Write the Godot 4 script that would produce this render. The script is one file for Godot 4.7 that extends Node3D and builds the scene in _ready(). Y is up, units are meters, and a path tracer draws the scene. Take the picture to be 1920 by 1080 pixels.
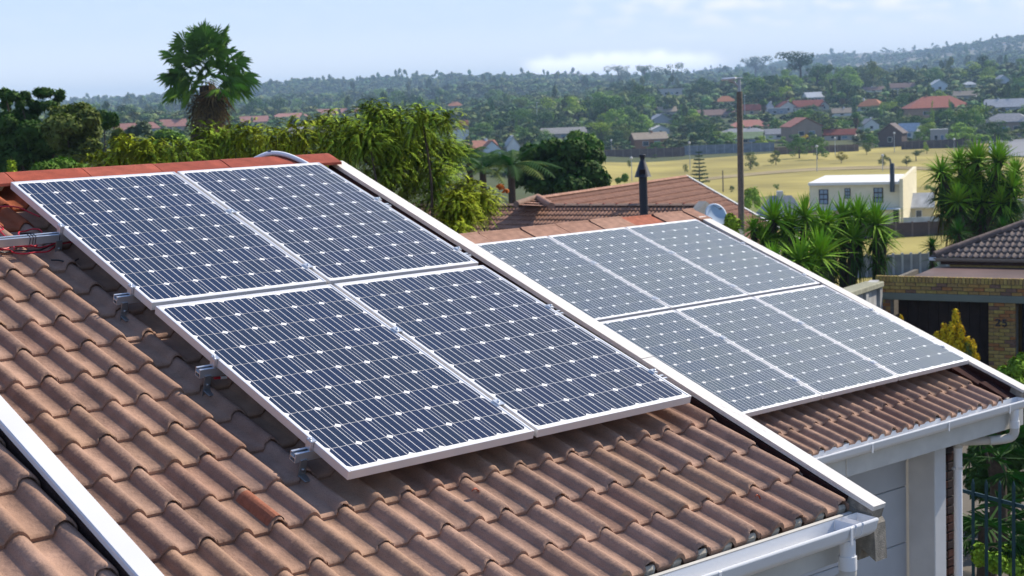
extends Node3D
# ---------------------------------------------------------------- camera numbers (solved from the photograph)
const FOCAL := 2882.88
const EYE := Vector3(-3.36968, 0.31152, 8.18088)
const CAM_X := Vector3(0.759696, -0.03893, 0.649112)      # right
const CAM_D := Vector3(-0.106256, -0.992222, 0.064851)    # down
const CAM_F := Vector3(0.641539, -0.118239, -0.757923)    # forward
const PITCH := 0.3415673
const SUN := Vector3(0.741, 0.663, 0.103)
var rng := RandomNumberGenerator.new()
var U := Vector3(1, 0, 0)
var V := Vector3(0, -sin(PITCH), cos(PITCH))
var N := Vector3(0, cos(PITCH), sin(PITCH))
var taken := {}
var M := {}

# ---------------------------------------------------------------- naming helpers
func numbered(called: String) -> String:
	if not taken.has(called):
		taken[called] = 0
		return called
	taken[called] += 1
	return "%s_%03d" % [called, taken[called]]

func tag(o: Node, label := "", category := "", group := "", kind := ""):
	if label: o.set_meta("label", label)
	if category: o.set_meta("category", category)
	if group: o.set_meta("group", group)
	if kind: o.set_meta("kind", kind)
	return o

func thing(called: String, label: String, category: String, at := Vector3.ZERO, turn := 0.0, group := "") -> Node3D:
	var o := Node3D.new()
	o.name = numbered(called)
	add_child(o)
	o.position = at
	o.rotation.y = turn
	tag(o, label, category, group)
	return o

func obj(called: String, mesh: Mesh, mat: Material, parent: Node = null) -> MeshInstance3D:
	var o := MeshInstance3D.new()
	o.mesh = mesh
	o.material_override = mat
	if parent == null:
		o.name = numbered(called)
		add_child(o)
	else:
		var k := 0
		var key := str(parent.get_instance_id()) + called
		if taken.has(key):
			taken[key] += 1
			k = taken[key]
		else:
			taken[key] = 0
		o.name = called if k == 0 else "%s_%03d" % [called, k]
		parent.add_child(o, true)
	return o

func sub(called: String, parent: Node, xf := Transform3D.IDENTITY) -> Node3D:
	var o := Node3D.new()
	var key := str(parent.get_instance_id()) + called
	var k := 0
	if taken.has(key):
		taken[key] += 1
		k = taken[key]
	else:
		taken[key] = 0
	o.name = called if k == 0 else "%s_%03d" % [called, k]
	parent.add_child(o, true)
	o.transform = xf
	return o

# ---------------------------------------------------------------- materials
func lin(r: float, g: float, b: float) -> Color:
	return Color(r, g, b).linear_to_srgb()

func noise_tex(freq: float, lo: float, hi: float, seed_: int, oct := 4, size := 512, kind := FastNoiseLite.TYPE_SIMPLEX_SMOOTH, curve := 0.5) -> NoiseTexture2D:
	var n := FastNoiseLite.new()
	n.noise_type = kind
	n.seed = seed_
	n.frequency = freq
	n.fractal_octaves = oct
	var t := NoiseTexture2D.new()
	t.width = size
	t.height = size
	t.seamless = true
	t.noise = n
	var g := Gradient.new()
	g.set_color(0, lin(lo, lo, lo))
	g.set_color(1, lin(hi, hi, hi))
	if curve != 0.5:
		g.add_point(curve, lin(hi * 0.97, hi * 0.97, hi * 0.97))
	t.color_ramp = g
	return t

func normal_tex(freq: float, strength: float, seed_: int, oct := 3, size := 512) -> NoiseTexture2D:
	var n := FastNoiseLite.new()
	n.noise_type = FastNoiseLite.TYPE_SIMPLEX_SMOOTH
	n.seed = seed_
	n.frequency = freq
	n.fractal_octaves = oct
	var t := NoiseTexture2D.new()
	t.width = size
	t.height = size
	t.seamless = true
	t.as_normal_map = true
	t.bump_strength = strength
	t.noise = n
	return t

var TX := {}
func mat(c: Color, rough := 0.8, spec := 0.4) -> StandardMaterial3D:
	var m := StandardMaterial3D.new()
	m.albedo_color = c
	m.roughness = rough
	m.metallic_specular = spec
	return m

func worn(c: Color, rough: float, tex: String, scale: float, fine := "", fine_scale := 4.0, bump := "", world := true, bump_scale := 1.0) -> StandardMaterial3D:
	var m := mat(c, rough, 0.3)
	m.albedo_texture = TX[tex]
	m.uv1_triplanar = true
	m.uv1_world_triplanar = world
	m.uv1_scale = Vector3.ONE * scale
	if fine:
		m.detail_enabled = true
		m.detail_albedo = TX[fine]
		m.detail_blend_mode = BaseMaterial3D.BLEND_MODE_MUL
		m.detail_uv_layer = BaseMaterial3D.DETAIL_UV_2
		m.uv2_triplanar = true
		m.uv2_world_triplanar = world
		m.uv2_scale = Vector3.ONE * fine_scale
	if bump:
		m.normal_enabled = true
		m.normal_texture = TX[bump]
		m.normal_scale = bump_scale
	return m

func leafmat(c: Color, back := 0.6) -> StandardMaterial3D:
	var m := mat(c, 0.7, 0.2)
	m.vertex_color_use_as_albedo = true
	m.backlight_enabled = true
	var l := c.srgb_to_linear()
	m.backlight = Color(minf(l.r * 5.0, 1.0), minf(l.g * 5.0, 1.0), minf(l.b * 3.0, 1.0)) * back / maxf(0.05, maxf(l.g * 5.0, l.r * 5.0))
	m.cull_mode = BaseMaterial3D.CULL_DISABLED
	return m

func materials():
	TX.blotch = noise_tex(0.008, 0.50, 1.0, 1, 5)
	TX.soft = noise_tex(0.006, 0.86, 1.0, 7, 4)
	TX.grain = noise_tex(0.06, 0.80, 1.0, 2, 3)
	TX.speck = noise_tex(0.11, 0.50, 1.0, 3, 2, 512, FastNoiseLite.TYPE_SIMPLEX, 0.42)
	TX.grass = noise_tex(0.012, 0.6, 1.0, 4, 5)
	TX.patch = noise_tex(0.004, 0.5, 1.0, 9, 5)
	TX.bump = normal_tex(0.05, 3.0, 5)
	TX.bump_soft = normal_tex(0.02, 2.0, 6)
	var tones := [[.47, .29, .207], [.44, .27, .19], [.50, .315, .23], [.46, .293, .216], [.425, .253, .182], [.48, .30, .207], [.45, .285, .213]]
	M.tile = []
	for c in tones:
		M.tile.append(worn(lin(c[0], c[1], c[2]), 0.92, "blotch", 1.3, "speck", 2.6, "bump", true, 0.7))
	M.tile_red = worn(lin(.46, .135, .06), 0.85, "blotch", 1.7, "speck", 5.0, "bump", true, 0.6)
	M.tile_dark = worn(lin(.10, .055, .045), 0.95, "blotch", 3.0, "speck", 5.0, "bump", true, 1.0)
	M.ridge_red = []
	for c in [[.46, .105, .062], [.42, .10, .065], [.48, .125, .08]]:
		M.ridge_red.append(worn(lin(c[0], c[1], c[2]), 0.85, "blotch", 2.3, "speck", 3.0, "bump", true, 0.6))
	M.ridge_cap = []
	for c in [[.48, .27, .19], [.45, .25, .175], [.50, .29, .205], [.46, .26, .18]]:
		M.ridge_cap.append(worn(lin(c[0], c[1], c[2]), 0.85, "blotch", 2.3, "speck", 6.0, "bump", true, 0.4))
	M.ridge_cap_red = worn(lin(.50, .17, .10), 0.85, "blotch", 2.6, "speck", 6.0, "bump", true, 0.4)
	M.white_strip = worn(lin(.66, .66, .68), 0.6, "soft", 0.5)
	M.parapet = worn(lin(.78, .75, .70), 0.9, "soft", 0.7, "grain", 3.0, "bump", true, 0.6)
	M.concrete = worn(lin(.36, .33, .28), 0.95, "blotch", 4.0, "speck", 4.0, "bump", true, 1.2)
	M.mortar = worn(lin(.60, .55, .46), 0.95, "blotch", 3.0, "speck", 6.0, "bump", true, 1.0)
	M.white_paint = worn(lin(.62, .62, .61), 0.5, "soft", 0.9)
	M.gutter = mat(lin(.68, .69, .70), 0.32, 0.5)
	M.fascia = worn(lin(.56, .545, .50), 0.6, "soft", 1.4)
	M.garage_door = worn(lin(.46, .47, .48), 0.55, "soft", 0.5)
	M.frame = mat(lin(.74, .73, .73), 0.42, 0.5)
	M.frame.metallic = 0.45
	M.maroon = worn(lin(.055, .020, .017), 0.95, "blotch", 4.0, "speck", 5.0, "bump", true, 1.2)  # red-brown mortar, with the parapets' inner shade darkened into the colour
	M.backsheet = mat(lin(.80, .79, .77), 0.18, 0.5)
	M.cell = []
	for c in [[.0065, .011, .032], [.0075, .012, .030], [.006, .010, .034], [.0085, .012, .028]]:
		M.cell.append(mat(lin(c[0], c[1], c[2]), 0.13, 0.58))
	M.cell_dusty = []  # paler cell colours with more specular, for the lower roof's panels
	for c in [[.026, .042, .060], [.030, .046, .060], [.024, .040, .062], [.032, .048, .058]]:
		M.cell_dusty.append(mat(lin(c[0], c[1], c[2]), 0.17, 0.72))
	M.busbar = mat(lin(.74, .71, .68), 0.25, 0.5)
	M.alu = mat(lin(.62, .64, .67), 0.33, 0.5)
	M.alu.metallic = 0.75
	M.steel = mat(lin(.30, .31, .32), 0.4, 0.5)
	M.steel.metallic = 0.8
	M.dark_steel = mat(lin(.05, .05, .055), 0.5, 0.5)
	M.red_cable = mat(lin(.50, .012, .028), 0.38, 0.5)
	M.black_cable = mat(lin(.012, .012, .014), 0.4, 0.5)
	M.black = mat(lin(.010, .012, .022), 0.45, 0.5)
	M.pvc = mat(lin(.72, .73, .76), 0.35, 0.5)
	M.wood_pole = worn(lin(.25, .21, .165), 0.9, "blotch", 2.0, "grain", 8.0, "bump")
	M.lamp_grey = mat(lin(.38, .40, .43), 0.4, 0.5)
	M.bark = worn(lin(.10, .075, .055), 0.95, "blotch", 3.0)
	M.bark_pale = worn(lin(.22, .18, .14), 0.95, "blotch", 3.0)
	M.glass = mat(lin(.03, .04, .05), 0.08, 0.6)
	M.glass_blue = mat(lin(.16, .24, .33), 0.1, 0.6)

# ---------------------------------------------------------------- mesh helpers
func begin() -> SurfaceTool:
	var s := SurfaceTool.new()
	s.begin(Mesh.PRIMITIVE_TRIANGLES)
	return s

func done(s: SurfaceTool) -> ArrayMesh:
	s.generate_normals()
	return s.commit()

func tri(s: SurfaceTool, a: Vector3, b: Vector3, c: Vector3):
	s.add_vertex(a); s.add_vertex(b); s.add_vertex(c)

func quad(s: SurfaceTool, a: Vector3, b: Vector3, c: Vector3, d: Vector3):   # clockwise from the front
	tri(s, a, b, c); tri(s, a, c, d)

# chamfered box, added to a surface tool (flat shaded); centre, size, chamfer, basis
func cbox(s: SurfaceTool, c: Vector3, size: Vector3, ch := 0.0, b := Basis.IDENTITY):
	s.set_smooth_group(-1)
	var h := size / 2.0
	if ch <= 0.0:
		var p := []
		for i in 8:
			p.append(c + b * Vector3(h.x if i & 1 else -h.x, h.y if i & 2 else -h.y, h.z if i & 4 else -h.z))
		quad(s, p[4], p[6], p[7], p[5]); quad(s, p[1], p[3], p[2], p[0])
		quad(s, p[5], p[7], p[3], p[1]); quad(s, p[0], p[2], p[6], p[4])
		quad(s, p[6], p[2], p[3], p[7]); quad(s, p[0], p[4], p[5], p[1])
		return
	var k := Vector3(h.x - ch, h.y - ch, h.z - ch)
	var P := func(sx: float, sy: float, sz: float, ax: int) -> Vector3:
		var v := Vector3(sx * (h.x if ax == 0 else k.x), sy * (h.y if ax == 1 else k.y), sz * (h.z if ax == 2 else k.z))
		return c + b * v
	var face := func(a: Vector3, b2: Vector3, c2: Vector3, d2: Vector3):
		var nn := (b2 - a).cross(c2 - a)
		if nn.dot((a + b2 + c2 + d2) / 4.0 - c) > 0.0:
			quad(s, a, d2, c2, b2)
		else:
			quad(s, a, b2, c2, d2)
	for sg in [-1.0, 1.0]:
		face.call(P.call(sg, -1, -1, 0), P.call(sg, 1, -1, 0), P.call(sg, 1, 1, 0), P.call(sg, -1, 1, 0))
		face.call(P.call(-1, sg, -1, 1), P.call(1, sg, -1, 1), P.call(1, sg, 1, 1), P.call(-1, sg, 1, 1))
		face.call(P.call(-1, -1, sg, 2), P.call(1, -1, sg, 2), P.call(1, 1, sg, 2), P.call(-1, 1, sg, 2))
		for sh in [-1.0, 1.0]:
			face.call(P.call(sg, sh, -1, 0), P.call(sg, sh, 1, 0), P.call(sg, sh, 1, 1), P.call(sg, sh, -1, 1))
			face.call(P.call(sg, -1, sh, 0), P.call(sg, 1, sh, 0), P.call(sg, 1, sh, 2), P.call(sg, -1, sh, 2))
			face.call(P.call(-1, sg, sh, 1), P.call(1, sg, sh, 1), P.call(1, sg, sh, 2), P.call(-1, sg, sh, 2))
			for si in [-1.0, 1.0]:
				var a: Vector3 = P.call(sg, sh, si, 0)
				var b3: Vector3 = P.call(sg, sh, si, 1)
				var d3: Vector3 = P.call(sg, sh, si, 2)
				if (b3 - a).cross(d3 - a).dot(a - c) > 0.0:
					tri(s, a, d3, b3)
				else:
					tri(s, a, b3, d3)

func boxmesh(size: Vector3, ch := 0.0, c := Vector3.ZERO) -> ArrayMesh:
	var s := begin()
	cbox(s, c, size, ch)
	return done(s)

func tube(s: SurfaceTool, pts: Array, r0: float, r1 := -1.0, sides := 8, caps := true):
	if r1 < 0.0: r1 = r0
	s.set_smooth_group(0)
	var rings := []
	var ref := Vector3.UP
	for i in pts.size():
		var p: Vector3 = pts[i]
		var d: Vector3 = (pts[mini(i + 1, pts.size() - 1)] - pts[maxi(i - 1, 0)]).normalized()
		if absf(d.dot(ref)) > 0.95: ref = Vector3.RIGHT if absf(d.x) < 0.9 else Vector3.BACK
		var x := d.cross(ref).normalized()
		var y := x.cross(d).normalized()
		ref = y
		var r := lerpf(r0, r1, float(i) / maxi(1, pts.size() - 1))
		var ring := []
		for k in sides:
			var a := TAU * k / sides
			ring.append(p + (x * cos(a) + y * sin(a)) * r)
		rings.append(ring)
	for i in rings.size() - 1:
		for k in sides:
			var k2 := (k + 1) % sides
			quad(s, rings[i][k], rings[i][k2], rings[i + 1][k2], rings[i + 1][k])
	if caps:
		s.set_smooth_group(-1)
		for k in range(1, sides - 1):
			tri(s, rings[0][0], rings[0][k + 1], rings[0][k])
			var l: Array = rings[-1]
			tri(s, l[0], l[k], l[k + 1])

func smooth_path(pts: Array, n := 5) -> Array:
	var c := Curve3D.new()
	for i in pts.size():
		var p: Vector3 = pts[i]
		var t: Vector3 = (pts[mini(i + 1, pts.size() - 1)] - pts[maxi(i - 1, 0)]) / 6.0
		c.add_point(p, -t, t)
	var o := []
	for i in (pts.size() - 1) * n + 1:
		var f := float(i) / n
		o.append(c.sample(mini(int(f), pts.size() - 2), f - mini(int(f), pts.size() - 2)))
	return o

func lathe(s: SurfaceTool, prof: Array, sides := 16, c := Vector3.ZERO, b := Basis.IDENTITY, smooth := true):   # prof of Vector2(r, y)
	s.set_smooth_group(0 if smooth else -1)
	for i in prof.size() - 1:
		for k in sides:
			var a0 := TAU * k / sides
			var a1 := TAU * (k + 1) / sides
			var p := [Vector3(prof[i].x * cos(a0), prof[i].y, prof[i].x * sin(a0)), Vector3(prof[i].x * cos(a1), prof[i].y, prof[i].x * sin(a1)), Vector3(prof[i + 1].x * cos(a1), prof[i + 1].y, prof[i + 1].x * sin(a1)), Vector3(prof[i + 1].x * cos(a0), prof[i + 1].y, prof[i + 1].x * sin(a0))]
			quad(s, c + b * p[3], c + b * p[2], c + b * p[1], c + b * p[0])

# prism: polygon (XY points, any winding) extruded along z from z0 to z1
func prism(s: SurfaceTool, poly: PackedVector2Array, z0: float, z1: float, xf := Transform3D.IDENTITY):
	s.set_smooth_group(-1)
	if Geometry2D.is_polygon_clockwise(poly): poly.reverse()
	var n := poly.size()
	for i in n:
		var a := poly[i]
		var b := poly[(i + 1) % n]
		quad(s, xf * Vector3(a.x, a.y, z1), xf * Vector3(a.x, a.y, z0), xf * Vector3(b.x, b.y, z0), xf * Vector3(b.x, b.y, z1))
	var t := Geometry2D.triangulate_polygon(poly)
	for i in range(0, t.size(), 3):
		var a := poly[t[i]]
		var b := poly[t[i + 1]]
		var c := poly[t[i + 2]]
		if (b - a).cross(c - a) < 0.0:
			var q := b
			b = c
			c = q
		tri(s, xf * Vector3(a.x, a.y, z1), xf * Vector3(c.x, c.y, z1), xf * Vector3(b.x, b.y, z1))
		tri(s, xf * Vector3(a.x, a.y, z0), xf * Vector3(b.x, b.y, z0), xf * Vector3(c.x, c.y, z0))

# ---------------------------------------------------------------- surveying: photo pixel + distance -> place
func at(px: float, py: float, depth: float) -> Vector3:
	return EYE + (CAM_F + CAM_X * ((px - 960.0) / FOCAL) + CAM_D * ((py - 540.0) / FOCAL)) * depth

# ---------------------------------------------------------------- roof tiles
# double roman profile over one cover width w, two rolls; last = height above the flat
func tile_profile(w: float, fine: bool, rolls := 2) -> Array:
	var out := []
	var half := w / 2.0
	var r := 0.27 * half
	var ts := [-1.0, -0.9, -0.7, -0.38, 0.0, 0.38, 0.7, 0.9, 1.0] if fine else [-1.0, -0.7, 0.0, 0.7, 1.0]
	for k in rolls:
		var c := half * (k + 1) - r
		for t in ts:
			var h := pow(maxf(cos(PI * 0.5 * t), 0.0), 0.8) * 0.039 * (w / 0.31)
			out.append(Vector3(c + t * r, h, float(k)))
	out.push_front(Vector3(0, 0, -1.0))
	return out

func tile_mesh(w: float, gauge: float, fine: bool, seed_: int, rolls := 2) -> ArrayMesh:
	var r := RandomNumberGenerator.new()
	r.seed = seed_
	var prof := tile_profile(w, fine, rolls)
	var lift := 0.029 if fine else 0.048
	var s := begin()
	var rings := []
	# z along the slope, y above the flat; the nose is at z = gauge
	var zs := [-0.05, gauge - 0.016, gauge - 0.005, gauge, gauge - 0.003] if fine else [-0.05, gauge - 0.008, gauge, gauge - 0.003]
	var dy := [0.0, 0.0, -0.003, -0.011, -0.034] if fine else [0.0, 0.0, -0.009, -0.034]
	var jag := []
	for i in prof.size():
		jag.append(r.randf())
	for k in zs.size():
		var ring := []
		for i in prof.size():
			var p: Vector3 = prof[i]
			var z: float = zs[k]
			var y := p.y + lift * (z + 0.05) / (gauge + 0.05) + float(dy[k])
			if k >= 1:
				if p.z == float(rolls - 1) and p.y > 0.012 and fine:     # the joint roll: chipped, shorter nose
					z -= 0.006 + 0.013 * jag[i]
					y -= 0.002 + 0.004 * jag[i]
					if k == zs.size() - 1: z -= 0.03
				else:
					z += (jag[i] - 0.5) * 0.002
			if k == zs.size() - 1: y = maxf(y, p.y * 0.86 - 0.008) if p.y > 0.01 else y
			ring.append(Vector3(p.x, y, z))
		rings.append(ring)
	for k in rings.size() - 1:
		s.set_smooth_group(0 if k < rings.size() - 2 else -1)
		for i in prof.size() - 1:
			quad(s, rings[k][i], rings[k][i + 1], rings[k + 1][i + 1], rings[k + 1][i])
	s.set_smooth_group(-1)
	for e in [0, prof.size() - 1]:                                        # the side edges
		for k in rings.size() - 2:
			var a: Vector3 = rings[k][e]
			var b: Vector3 = rings[k + 1][e]
			quad(s, a, b, b - Vector3(0, 0.018, 0), a - Vector3(0, 0.018, 0))
	return done(s)

# lays tiles into `into` (a part in roof axes); skip(x, v) -> true leaves a place to the hidden bed
func lay_tiles(into: Node3D, x0: float, n: int, w: float, v_eave: float, courses: int, gauge: float, meshes: Array, mats: Array, pick: Callable):
	var bed := begin()
	var any := false
	for k in courses:
		for j in n:
			var x := x0 + j * w
			var v := v_eave - (k + 1) * gauge
			var how: int = pick.call(j, k, x, v)
			if how < 0: continue
			var xf := Transform3D(Basis(Vector3.UP, rng.randf_range(-0.006, 0.006)) * Basis(Vector3.BACK, rng.randf_range(-0.006, 0.006)), Vector3(x + rng.randf_range(-.0012, .0012), rng.randf_range(-.001, .002), v + rng.randf_range(-.004, .004)))
			var ms: Mesh = meshes[rng.randi() % meshes.size()]
			if how == 9:
				bed.append_from(ms, 0, xf)
				any = true
			else:
				var t := obj("roof_tile", ms, mats[rng.randi() % mats.size()], into)
				t.transform = xf
				if how == 1: t.material_override = M.tile_red
	if any:
		var b := obj("covered_tiles", bed.commit(), mats[0], into)
		tag(b, "", "", "", "stuff")

# a gutter with an ogee front, run along x from x0 to x1; y is its rim, z its front lip
func gutter_mesh(x0: float, x1: float, y: float, zf: float, wid := 0.118, dep := 0.088) -> ArrayMesh:
	var outer := [Vector2(0, 0), Vector2(0.004, -0.006), Vector2(0.001, -0.016), Vector2(-0.004, -0.030), Vector2(-0.008, -0.048), Vector2(-0.018, -0.064), Vector2(-0.034, -0.078), Vector2(-0.050, -dep), Vector2(-wid, -dep), Vector2(-wid, 0.004)]
	var s := begin()
	s.set_smooth_group(0)
	var inner := []
	for p in outer:
		inner.append(Vector2(clampf(p.x - 0.004, -wid + 0.004, -0.008), maxf(p.y, -dep + 0.004)))
	for i in outer.size() - 1:
		var a: Vector2 = outer[i]
		var b: Vector2 = outer[i + 1]
		s.set_smooth_group(0 if i < 7 else -1)
		quad(s, Vector3(x0, y + a.y, zf + a.x), Vector3(x1, y + a.y, zf + a.x), Vector3(x1, y + b.y, zf + b.x), Vector3(x0, y + b.y, zf + b.x))
		a = inner[i]
		b = inner[i + 1]
		quad(s, Vector3(x1, y + a.y, zf + a.x), Vector3(x0, y + a.y, zf + a.x), Vector3(x0, y + b.y, zf + b.x), Vector3(x1, y + b.y, zf + b.x))
	s.set_smooth_group(-1)
	quad(s, Vector3(x0, y, zf - 0.008), Vector3(x1, y, zf - 0.008), Vector3(x1, y, zf), Vector3(x0, y, zf))
	for e in [x0, x1]:                                                       # stop ends
		for i in range(1, outer.size() - 1):
			tri(s, Vector3(e, y, zf), Vector3(e, y + outer[i].y, zf + outer[i].x), Vector3(e, y + outer[i + 1].y, zf + outer[i + 1].x))
	return done(s)

func ridge_mesh(x0: float, x1: float, side: float, drop: float, thick := 0.016, top := 0.05) -> ArrayMesh:   # an angular ridge cap along x, apex at y = 0
	var s := begin()
	var o := [Vector2(-side, -drop), Vector2(-top, -drop * 0.22), Vector2(-top * 0.35, -0.004), Vector2(top * 0.35, -0.004), Vector2(top, -drop * 0.22), Vector2(side, -drop)]
	var poly := PackedVector2Array()
	for p in o: poly.append(p)
	for i in range(o.size() - 1, -1, -1): poly.append(o[i] - Vector2(0, thick))
	var xf := Transform3D(Basis(Vector3(0, 0, 1), Vector3(0, 1, 0), Vector3(-1, 0, 0)), Vector3(x1, 0, 0))
	prism(s, poly, 0.0, x1 - x0, xf)
	return done(s)

# a bar that follows two points [x, v], between two offsets in x and two heights
func slanted(line: Array, xa: float, xb: float, ya: float, yb: float) -> ArrayMesh:
	var s := begin()
	s.set_smooth_group(-1)
	var pp := []
	for e in line:
		for q in [[xa, yb], [xb, yb], [xb, ya], [xa, ya]]:
			pp.append(Vector3(float(e[0]) + float(q[0]), float(q[1]), float(e[1])))
	for i in 4:
		var i2 := (i + 1) % 4
		quad(s, pp[i], pp[i2], pp[4 + i2], pp[4 + i])
	quad(s, pp[0], pp[3], pp[2], pp[1]); quad(s, pp[4], pp[5], pp[6], pp[7])
	return done(s)

func part_of(line: Array, t0: float, t1: float) -> Array:
	var o := []
	for t in [t0, t1]: o.append([lerpf(line[0][0], line[1][0], t), lerpf(line[0][1], line[1][1], t)])
	return o

func build_house():
	var h := thing("house", "brown tiled house with stepped roofs carrying the solar panels", "house")
	var rb := Basis(U, N, V)
	var fine := []
	for i in 5: fine.append(tile_mesh(0.31, 0.2815, true, 40 + i))
	# main roof: origin on the flat of the tiles below the first panel's corner
	var main := sub("main_roof", h, Transform3D(rb, -N * 0.18))
	var under := func(_j: int, k: int, x: float, v: float) -> int:
		if v < -0.30: return -1
		if v < 0.05 and x < 0.1 and x > -0.9: return 1 if (v < -0.1 or x > -0.4 and x < -0.2) else 0
		return 9 if (x > 0.16 and x < 1.75 and v > -0.3 and v < 2.84) else 0
	lay_tiles(main, -0.908 - 0.62, 12, 0.31, 4.23, 17, 0.2815, fine, M.tile, under)
	# last flat strip and the mossy mortar against the parapet
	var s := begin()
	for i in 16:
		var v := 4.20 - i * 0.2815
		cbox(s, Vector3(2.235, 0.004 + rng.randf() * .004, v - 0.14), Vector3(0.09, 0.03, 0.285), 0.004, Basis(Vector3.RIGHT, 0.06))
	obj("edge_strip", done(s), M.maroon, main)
	# the tile with an orange stain on its roll
	var st := begin()
	for i in 7:
		var a0 := -1.0 + i * 2.0 / 7.0
		var a1 := -1.0 + (i + 1) * 2.0 / 7.0
		var q := []
		for e in [[a0, 0.0], [a1, 0.0], [a1, 1.0], [a0, 1.0]]:
			var hh := pow(maxf(cos(PI * 0.5 * float(e[0])), 0.0), 0.8) * 0.039
			var zz := lerpf(0.02, 0.262, float(e[1])) - (0.0 if e[1] == 0.0 else 0.012 * absf(sin(i * 2.3 + a0 * 3.0)))
			q.append(Vector3(0.0420 * float(e[0]), hh + 0.029 * (zz + 0.05) / 0.33 + 0.0016, zz))
		quad(st, q[0], q[1], q[2], q[3])
	var stain := obj("orange_stain", done(st), worn(lin(.44, .165, .095), 0.85, "blotch", 9.0, "speck", 6.0, "bump"), main)
	stain.position = Vector3(-0.908 + 0.31 + 0.2681, 0.001, 4.23 - 0.2815 * 4)
	# ridge: long red painted caps
	var rx := -2.2
	while rx < 2.25:
		var x1 := minf(rx + 0.46, 2.29)
		var c := obj("ridge_cap", ridge_mesh(rx, x1 - 0.006, 0.17, 0.060), M.ridge_red[rng.randi() % 3], h)
		c.position = Vector3(0, 0.046 + rng.randf_range(-.002, .002), -0.33)
		rx = x1
	# parapet between the two roofs
	var pin := [[2.266, -0.24], [2.196, 4.345]]
	for i in 3:
		obj("parapet_cap", slanted(part_of(pin, [0.0, 0.31, 0.66][i] + 0.0006, [0.31, 0.66, 1.0][i]), 0.0, 0.090, 0.062, 0.086 + [0.0, 0.0012, -0.0008][i]), M.parapet, main)
	obj("parapet", slanted(pin, 0.006, 0.086, -0.20, 0.0618), M.concrete, main)
	obj("parapet_shade_strip", slanted([[2.266, -0.24], [2.199, 4.20]], -0.012, 0.005, -0.03, 0.058), M.maroon, main)  # added dark strip: paints the shade of the parapet's inner face
	# its rough concrete end at the eave, cut plumb
	s = begin()
	var poly := PackedVector2Array([Vector2(3.82, -1.535), Vector2(4.045, -1.612), Vector2(4.058, -1.63), Vector2(4.066, -1.80), Vector2(3.80, -1.64)])
	prism(s, poly, -2.285, -2.200, Transform3D(Basis(Vector3(0, 0, 1), Vector3(0, 1, 0), Vector3(-1, 0, 0)), Vector3.ZERO))
	obj("parapet_end", done(s), M.concrete, h)
	# roof deck and the back slope, fascia, walls
	s = begin()
	cbox(s, Vector3(0.4, -0.06, 1.95), Vector3(3.7, 0.06, 4.45))
	obj("roof_deck", done(s), M.tile_dark, main)
	s = begin()
	var bb := Basis(Vector3.RIGHT, PITCH)
	cbox(s, Vector3(0.0, 0.0, 0), Vector3(4.56, 0.05, 3.4), 0.0, Basis(Vector3.RIGHT, -PITCH))
	var back := obj("back_slope", done(s), M.tile[1], h)
	back.position = Vector3(0.0, 0.02 - 0.58, -0.40 - 1.55)
	s = begin()
	cbox(s, Vector3(0.4, -3.5, 0.6), Vector3(3.6, 3.3, 5.6))
	obj("wall", done(s), M.white_paint, h)
	# eave: mortar filling under the rolls, fascia, gutter
	for i in 21:
		var m := obj("eave_filling", boxmesh(Vector3(0.070, 0.05, 0.03), 0.012), M.mortar, h)
		m.transform = Transform3D(rb, -N * 0.18 + U * (-0.795 + 0.155 * i) + V * 4.208 + N * 0.001)
	s = begin()
	cbox(s, Vector3(0.35, -1.69, 3.945), Vector3(3.66, 0.21, 0.022), 0.003)
	obj("fascia_board", done(s), M.fascia, h)
	var g := obj("gutter", gutter_mesh(-1.45, 2.185, -1.588, 4.092), M.gutter, h)
	for x in [0.2, 1.13, 1.99]:
		var s2 := begin()
		cbox(s2, Vector3(x, -1.632, 4.095), Vector3(0.018, 0.082, 0.006), 0.002)
		obj("gutter_joint", done(s2), M.gutter, g)
	for e in [[2.02, 0.03], [2.07, 0.0]]:
		obj("gutter_union", gutter_mesh(e[0], e[0] + 0.006, -1.586, 4.097), M.pvc, g)
	# downpipe: outlet, elbow and a sloping length back to the wall
	s = begin()
	tube(s, [Vector3(2.03, -1.665, 4.04), Vector3(2.03, -1.76, 4.04)], 0.036, -1.0, 20)
	tube(s, [Vector3(2.03, -1.738, 4.04), Vector3(2.03, -1.80, 4.04)], 0.041, -1.0, 20)
	obj("downpipe_outlet", done(s), M.gutter, h)
	s = begin()
	tube(s, smooth_path([Vector3(2.03, -1.795, 4.04), Vector3(2.03, -1.835, 4.035), Vector3(2.015, -1.872, 4.00), Vector3(1.98, -1.885, 3.95), Vector3(1.9, -1.90, 3.86)]), 0.0385, -1.0, 20)
	tube(s, [Vector3(1.92, -1.897, 3.88), Vector3(1.45, -1.98, 3.50)], 0.036, -1.0, 20)
	obj("downpipe", done(s), M.fascia, h)

	# ---- lower roof, to the right
	var o2 := Vector3(5.04518, -0.90255, -2.4085) - N * 0.18
	var low := sub("lower_roof", h, Transform3D(rb, o2))
	var fl := []
	for i in 3: fl.append(tile_mesh(0.2965, 0.308, true, 60 + i))
	var under2 := func(_j: int, _k: int, x: float, v: float) -> int:
		if v < -0.42: return -1
		if v + 0.308 > 3.0: return 0
		return 9
	lay_tiles(low, 0.36 - 0.1082 - 0.2965 * 9, 18, 0.2965, 3.80, 14, 0.308, fl, M.tile, under2)
	s = begin()
	cbox(s, Vector3(0.6, -0.06, 1.7), Vector3(5.5, 0.06, 4.1))
	obj("roof_deck", done(s), M.tile_dark, low)
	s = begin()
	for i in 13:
		cbox(s, Vector3(3.13, 0.008, 3.64 - i * 0.308), Vector3(0.22, 0.03, 0.31), 0.004, Basis(Vector3.RIGHT, 0.06))
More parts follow.
